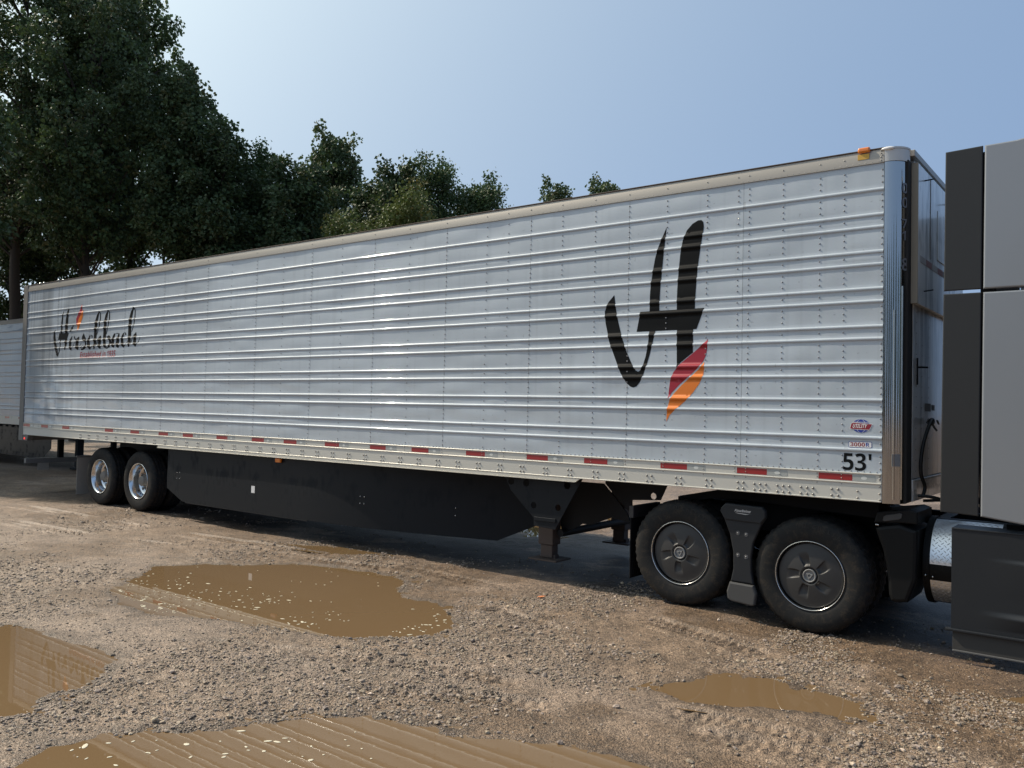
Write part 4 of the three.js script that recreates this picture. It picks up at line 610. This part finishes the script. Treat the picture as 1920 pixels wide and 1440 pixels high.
    const sk = part('chassis_skirt', t); mesh('skirt_face', g, skirtPaint, sk); mesh('skirt_top', box(16.5, 19.8, 1.0, 1.012, -0.35, -0.074, 0.004), skirtPaint, sk); mesh('skirt_end', box(16.5, 16.512, 0.222, 1.0, -0.2, -0.083), skirtPaint, sk);
    mesh('skirt_lip', box(16.46, 19.8, 0.205, 0.224, -0.11, -0.058, 0.005), skirtPaint, sk);
    mesh('rubber_apron', box(16.51, 19.8, 0.06, 0.206, -0.1, -0.088, 0.003), mat(0.04, 0.039, 0.037, 0.8), sk); mesh('apron_edge', box(16.51, 19.8, 0.045, 0.06, -0.106, -0.08, 0.004), mat(0.1, 0.1, 0.1, 0.6), sk); }
  mesh('air_line', tube([[16.7, 1.35, -0.9], [16.5, 1.1, -0.7], [16.3, 1.2, -0.5], [16.1, 1.2, -0.45], [15.9, 1.1, -0.6]], 0.014, 30), M.hose, t);
  mesh('air_line', tube([[16.75, 1.3, -1.1], [16.55, 1.14, -0.95], [16.35, 1.16, -0.8], [16.15, 1.14, -0.8]], 0.014, 30), M.hose, t);
  mesh('battery_cover', box(16.3, 18.0, 0.5, 0.98, -2.4, -1.85, 0.02), M.dark, t);
}

// ---------------------------------------------------------------- second trailer, parked beyond
{
  const t = thing('parked_trailer', 'plain white ribbed trailer with no logo, parked in tree shade', 'trailer'); t.position.set(-17.6, -0.06, -2.85);
  const shadedWall = wallMat.clone(); shadedWall.color = rgb(0.62, 0.68, 0.76);  // wall colour dulled and cooled to paint in the tree shade
  for (const i of [0, 2, 4, 6, 8, 10]) mesh('wall_panel', sheetGeo(SEAMS[i] + (i ? 0.0012 : 0), SEAMS[i + 2] - 0.0012), shadedWall, t);
  mesh('wall_panel', sheetGeo(SEAMS[12] + 0.0012, SEAMS[13] - 0.0012), shadedWall, t);
  mesh('wall_core', box(0.1, 16.1, 1.2, 4.06, -2.58, -0.02), M.frontWhite, t);
  mesh('roof', box(0, 16.1, 4.062, 4.1, -2.58, -0.03), M.roof, t);
  mesh('top_rail', box(0, 16.05, 3.984, 4.1, -0.028, 0.012, 0.003), M.topRail, t);
  mesh('bottom_rail', box(0, 16.05, 1.172, 1.401, -0.019, 0.009, 0.003), M.rail, t);
  const gr = box(0, 0.278, 1.334, 1.387, 0.0095, 0.011), gw = box(0.282, 0.464, 1.334, 1.387, 0.0095, 0.011);
  for (let k = 0; k < 18; k++) { mesh('red_reflector_tape', gr, M.tapeRed, t).position.x = 0.25 + k * 0.86; mesh('white_reflector_tape', gw, M.tapeWhite, t).position.x = 0.25 + k * 0.86; }
  mesh('rear_frame', box(-0.06, -0.001, 1.06, 4.1, -2.6, 0.012), M.frameGrey, t);
  mesh('skirt_panel', plate([[5.2, 1.15], [5.2, 0.5], [5.7, 0.32], [11.9, 0.32], [12.4, 0.6], [12.4, 1.15]], -0.07, -0.06, 0.002), M.skirt, t);
  mesh('suspension_frame', merge([box(2.2, 5.1, 0.86, 1.16, -0.98, -0.86), box(2.2, 5.1, 0.86, 1.16, -1.74, -1.62)]), M.steel, t);
  for (const x of [2.98, 4.27]) { mesh('axle', rod([x, 0.565, -2.3], [x, 0.565, -0.3], 0.065), M.steel, t); wheel(t, x, 0.565, -0.1, false, 1, x); wheel(t, x, 0.565, -2.5, false, -1, x); }
  const lg = part('landing_gear', t); for (const z of [-0.5, -2.1]) { mesh('leg', box(12.9, 13.06, 0.12, 1.16, z - 0.1, z + 0.06, 0.01), M.steel, lg); mesh('foot', box(12.8, 13.16, 0.075, 0.12, z - 0.17, z + 0.13, 0.006), M.steel, lg); }
  mesh('underside', merge(Array.from({ length: 40 }, (_, k) => box(0.3 + k * 0.39, 0.36 + k * 0.39, 1.1, 1.195, -2.55, -0.03))), M.dark, t, 'stuff');
}

// ---------------------------------------------------------------- trees
const LEAFS = [0, 1, 2, 3].map(kind => {
  const R = rng(900 + kind), pos = [], nor = [], n = kind >= 2 ? 13 : 8, L = kind === 2 ? 0.13 : kind === 0 ? 0.16 : kind === 3 ? 0.11 : 0.17, W = kind === 2 ? 0.055 : kind === 3 ? 0.05 : kind === 0 ? 0.07 : 0.085, S = kind === 2 ? 0.34 : 0.3;
  const v = () => new THREE.Vector3((R() - 0.5) * 2, (R() - 0.5) * 1.3, (R() - 0.5) * 2);
  for (let k = 0; k < n; k++) {
    const c = v().multiplyScalar(S), d = v().add(new THREE.Vector3(0, -0.35, 0)).normalize(), s = v().cross(d).normalize(), up = d.clone().cross(s).multiplyScalar(0.18 * L), l = L * (0.7 + 0.6 * R()), w = W * (0.7 + 0.6 * R());
    const b = c, tip = c.clone().addScaledVector(d, l), m = c.clone().addScaledVector(d, l * 0.42), le = m.clone().addScaledVector(s, w).add(up), ri = m.clone().addScaledVector(s, -w).add(up);
    for (const tri of [[b, le, tip], [b, tip, ri]]) { const nn = tri[1].clone().sub(tri[0]).cross(tri[2].clone().sub(tri[0])).normalize(); for (const q of tri) { pos.push(q.x, q.y, q.z); nor.push(nn.x, nn.y, nn.z); } }
  }
  const g = new THREE.BufferGeometry(); g.setAttribute('position', new THREE.Float32BufferAttribute(pos, 3)); g.setAttribute('normal', new THREE.Float32BufferAttribute(nor, 3)); g.setAttribute('uv', new THREE.Float32BufferAttribute(new Float32Array(pos.length / 3 * 2), 2)); return g;
});
const leafMat = new THREE.MeshPhysicalMaterial({ color: 0xffffff, roughness: 0.62, transmission: 0.38, thickness: 0, side: THREE.DoubleSide, specularIntensity: 0.5 });
const barkMat = mat(0.055, 0.045, 0.036, 0.9);
const TINT = [[0.062, 0.1, 0.036], [0.08, 0.122, 0.044], [0.074, 0.122, 0.042], [0.13, 0.165, 0.045]];
function tree(x, z, H, r, kind, label, seed, base = 0.3, dens = 1, group = 'trees beyond the trailers') {
  const t = thing('deciduous_tree', label, 'tree', group); t.position.set(x, groundInfo(x, z).h - 0.05, z);
  const R = rng(seed), wood = [], clumps = [], lean = (R() - 0.5) * 0.8;
  const trunkAt = y => [lean * (y / H) ** 1.5 + 0.15 * Math.sin(y * 0.6 + seed), y, 0.15 * Math.cos(y * 0.5 + seed)];
  const tr = Math.min(0.34, 0.05 + H * 0.012);
  for (let k = 0; k < 8; k++) wood.push(rod(trunkAt(H * 0.9 * k / 8), trunkAt(H * 0.9 * (k + 1) / 8), tr * (1 - k / 8.6), tr * (1 - (k + 1) / 8.6), 8));
  // boughs leave the trunk, rise or spread, and carry clumps of twigs along their outer half
  const y0 = H * base, ch = H - y0, nb = Math.round(dens * (14 + 3.4 * ch));
  for (let k = 0; k < nb; k++) {
    const f = (k + R()) / nb, a = k * 2.4 + (R() - 0.5) * 1.4, prof = Math.pow(Math.sin(Math.PI * Math.min(1, 0.1 + 0.86 * f) ** 0.85), 0.7);
    const len = Math.max(0.7, r * prof * (0.62 + 0.62 * R()) * (0.7 + 0.6 * noise(a * 1.1 + seed, f * 4, seed % 91))), rise = (kind === 1 ? 0.75 : kind === 2 ? 0.25 : 0.4) * len * (0.5 + R()) + (f > 0.86 ? 0.7 * R() : 0);
    const ye = y0 + ch * f, p0 = trunkAt(Math.max(1.2, ye - rise - 0.25 * len)), tip = [p0[0] + len * Math.cos(a), Math.min(H - 0.2, ye), p0[2] + len * Math.sin(a)];
    const mid = [0, 1, 2].map(i => p0[i] + (tip[i] - p0[i]) * 0.55 + (i === 1 ? 0.12 * len : 0));
    wood.push(rod(p0, mid, 0.03 + 0.012 * len, 0.02 + 0.006 * len, 5), rod(mid, tip, 0.02 + 0.006 * len, 0.006, 5));
    const m = 2 + Math.round(len * 2.1 * (0.7 + 0.6 * R()));
    for (let j = 0; j < m; j++) { const u = 0.35 + 0.68 * (j + R()) / m, sp = 0.2 + 0.22 * len * (1.1 - u); clumps.push([p0[0] + (tip[0] - p0[0]) * u + (R() - 0.5) * 2 * sp, (u < 0.55 ? p0[1] + (mid[1] - p0[1]) * u / 0.55 : mid[1] + (tip[1] - mid[1]) * (u - 0.55) / 0.45) + (R() - 0.4) * sp, p0[2] + (tip[2] - p0[2]) * u + (R() - 0.5) * 2 * sp, 0.26 + 0.34 * R() * (kind === 2 ? 1.15 : 1)]); }
    if (R() < (kind === 1 ? 0.5 : 0.25)) for (let j = 0; j < 4; j++) clumps.push([tip[0] + (R() - 0.5) * 0.2, tip[1] + 0.18 + j * 0.2, tip[2] + (R() - 0.5) * 0.2, 0.2 - 0.035 * j]);
  }
  mesh('trunk', merge(wood), barkMat, t);
  const list = [], Q = new THREE.Quaternion(), E = new THREE.Euler(), C = new THREE.Color(), V = new THREE.Vector3(), S = new THREE.Vector3(), M4 = new THREE.Matrix4();
  for (const [cx, cy, cz, rc] of clumps) {
    const n = Math.max(3, Math.round(34 * rc * rc + 3)), shade = 0.8 + 0.45 * R();
    for (let k = 0; k < n; k++) { const a = R() * 6.283, u = R() * 2 - 1, d = rc * Math.cbrt(R()) * 1.2, h = Math.sqrt(1 - u * u); list.push([cx + d * h * Math.cos(a), Math.min(H + 0.6, cy + d * u * (kind === 2 ? 0.5 : 0.75)), cz + d * h * Math.sin(a), shade]); }
  }
  const o = new THREE.InstancedMesh(LEAFS[kind], leafMat, list.length);
  list.forEach(([px, py, pz, sh], i) => {
    Q.setFromEuler(E.set((R() - 0.5) * 0.9, R() * 6.283, (R() - 0.5) * 0.9)); const s = 0.7 + 0.5 * R();
    o.setMatrixAt(i, M4.compose(V.set(px, py, pz), Q, S.set(s, s, s))); const v = sh * (0.75 + 0.5 * R()), w = R() < 0.06 ? 1.45 : 1, c = TINT[kind]; o.setColorAt(i, C.setRGB(c[0] * v * w, c[1] * v, c[2] * v));
  });
  o.name = 'crown'; o.userData.kind = 'stuff'; o.castShadow = o.receiveShadow = true; t.add(o);
  return list.length;
}
const TREES = [[-24.35, -9.58, 23.95, 3.71, 0], [-19.77, -10.56, 20.78, 2.81, 1], [-22.07, -13.84, 22.36, 2.6, 1], [-15.49, -12.57, 15.8, 1.6, 1], [-13.24, -13.02, 13.41, 1.38, 0], [-14.65, -15.72, 13.16, 1.69, 2], [-10.77, -14.91, 11.98, 1.66, 0], [-17.45, -22.39, 16.39, 2.22, 1], [-12.67, -21.01, 12.63, 1.56, 0], [-10.44, -20.2, 13.16, 1.29, 0], [-10.15, -22.93, 13.66, 1.61, 2], [-9.18, -24.93, 13.14, 1.46, 2], [-6.02, -13.5, 8.71, 0.94, 3], [-4.28, -14.83, 9.5, 0.94, 3], [-12.6, -32.39, 13.94, 0.76, 2], [-12.79, -37.27, 16.41, 1.44, 1], [-10.34, -39.14, 16.61, 1.03, 1], [-28.2, -12.94, 16.24, 3.62, 0], [-22.6, -15.95, 13.32, 3.0, 2], [-27.8, -10.72, 12.88, 2.93, 0]];
const NAMES = [
  'tallest dark broad tree, rising behind the plain trailer', 'tall dark poplar beside the tallest broad tree', 'tall poplar with ragged outer branches above the lettered wall end', 'shorter poplar stepping down beside the tall poplars', 'round dark tree just right of the stepped poplar',
  'feathery dark tree between two round trees', 'round dark tree standing before the far pointed poplar', 'poplar with several pointed tops over its neighbours', 'dark tree in the hollow beside the pointed poplar', 'rounded dark tree next to the hollow',
  'feathery twin-lobed tree above the middle of the roof', 'airy low tree at the end of the tree row', 'small yellow-green tree low against the dark row', 'bright yellow-green tree peeping over the trailer roof', 'tiny treetop just clearing the roof past the row',
  'larger of two lone leafy tops above the trailer roof', 'smaller of two lone leafy tops above the trailer roof', 'broad dark understorey tree behind the tall trees', 'thin understorey tree showing sky through its branches', 'low dark tree filling the gap behind the plain trailer'];
let leaves = 0;
TREES.forEach(([x, z, h, r, k], i) => { leaves += tree(x, z, h, r * 1.12, k, NAMES[i], 1000 + i * 37, i < 3 ? 0.42 : i < 6 ? 0.54 : i === 19 ? 0.15 : i > 16 ? 0.5 : 0.28, i > 14 && i < 17 ? 0.9 : i === 18 ? 0.4 : i === 17 ? 0.7 : i < 3 ? 1 : 1.15); });
// trees left of the yard whose crowns dapple the ground behind the trailer
leaves += tree(-12.5, 1.0, 14.5, 3.2, 0, 'broad tree at the yard edge dappling the ground behind the trailer', 5001, 0.3, 1.7, 'trees at the yard edge');
leaves += tree(-15, -1.2, 15, 3.2, 0, 'second broad tree at the yard edge beside the plain trailer', 5002, 0.36, 2, 'trees at the yard edge');
leaves += tree(-11.3, -0.6, 13.5, 2.6, 0, 'dense tree at the yard edge nearest the logo trailer rear', 5004, 0.4, 2, 'trees at the yard edge');
[[-13.5, 9.5, 14, 3.4], [-19, 7, 14, 3.4]].forEach(([x, z, h, r], i) => { leaves += tree(x, z, h, r, 0, ['nearer unseen tree added on the open side of the yard edge to block sky', 'rear unseen tree added on the open side of the yard edge to block sky'][i], 6001 + i * 13, 0.2, 1.3, 'trees at the yard edge'); });  // unseen trees, added to cut sky light on the trailers' rear area
leaves += tree(-9.6, 4.6, 10.5, 2.2, 2, 'feathery smaller tree at the yard edge', 5003, 0.3, 0.7, 'trees at the yard edge');
// tree row on the near side of the yard, mirrored by the chrome corner
const NEAR = ['bushy tree across the yard, opposite the tractor cab', 'slim tree across the yard beside the bushy one', 'wide tree across the yard at the row middle', 'low round tree across the yard', 'feathery tree across the yard near the row end', 'last dark tree of the row across the yard', 'tall tree across the yard, opposite the trailer nose', 'wide tree across the yard, opposite the trailer middle', 'narrow tree across the yard, opposite the trailer axles'];
[[34, 31, 10, 3, 0], [40, 26, 10.5, 2.8, 1], [46, 19, 11, 3.2, 0], [50, 11, 9.5, 3, 0], [53, 3, 10, 2.8, 2], [28, 35, 10, 2.8, 0], [21, 39, 11, 3, 0], [13, 41, 10.5, 3.2, 0], [4, 40, 10.5, 2.6, 1]].forEach(([x, z, h, r, k], i) => { leaves += tree(x, z, h, r, k, NEAR[i], 7000 + 31 * i, 0.1, 0.9, 'trees across the yard'); });
console.log('sprigs', leaves);
renderer.render(scene, camera);
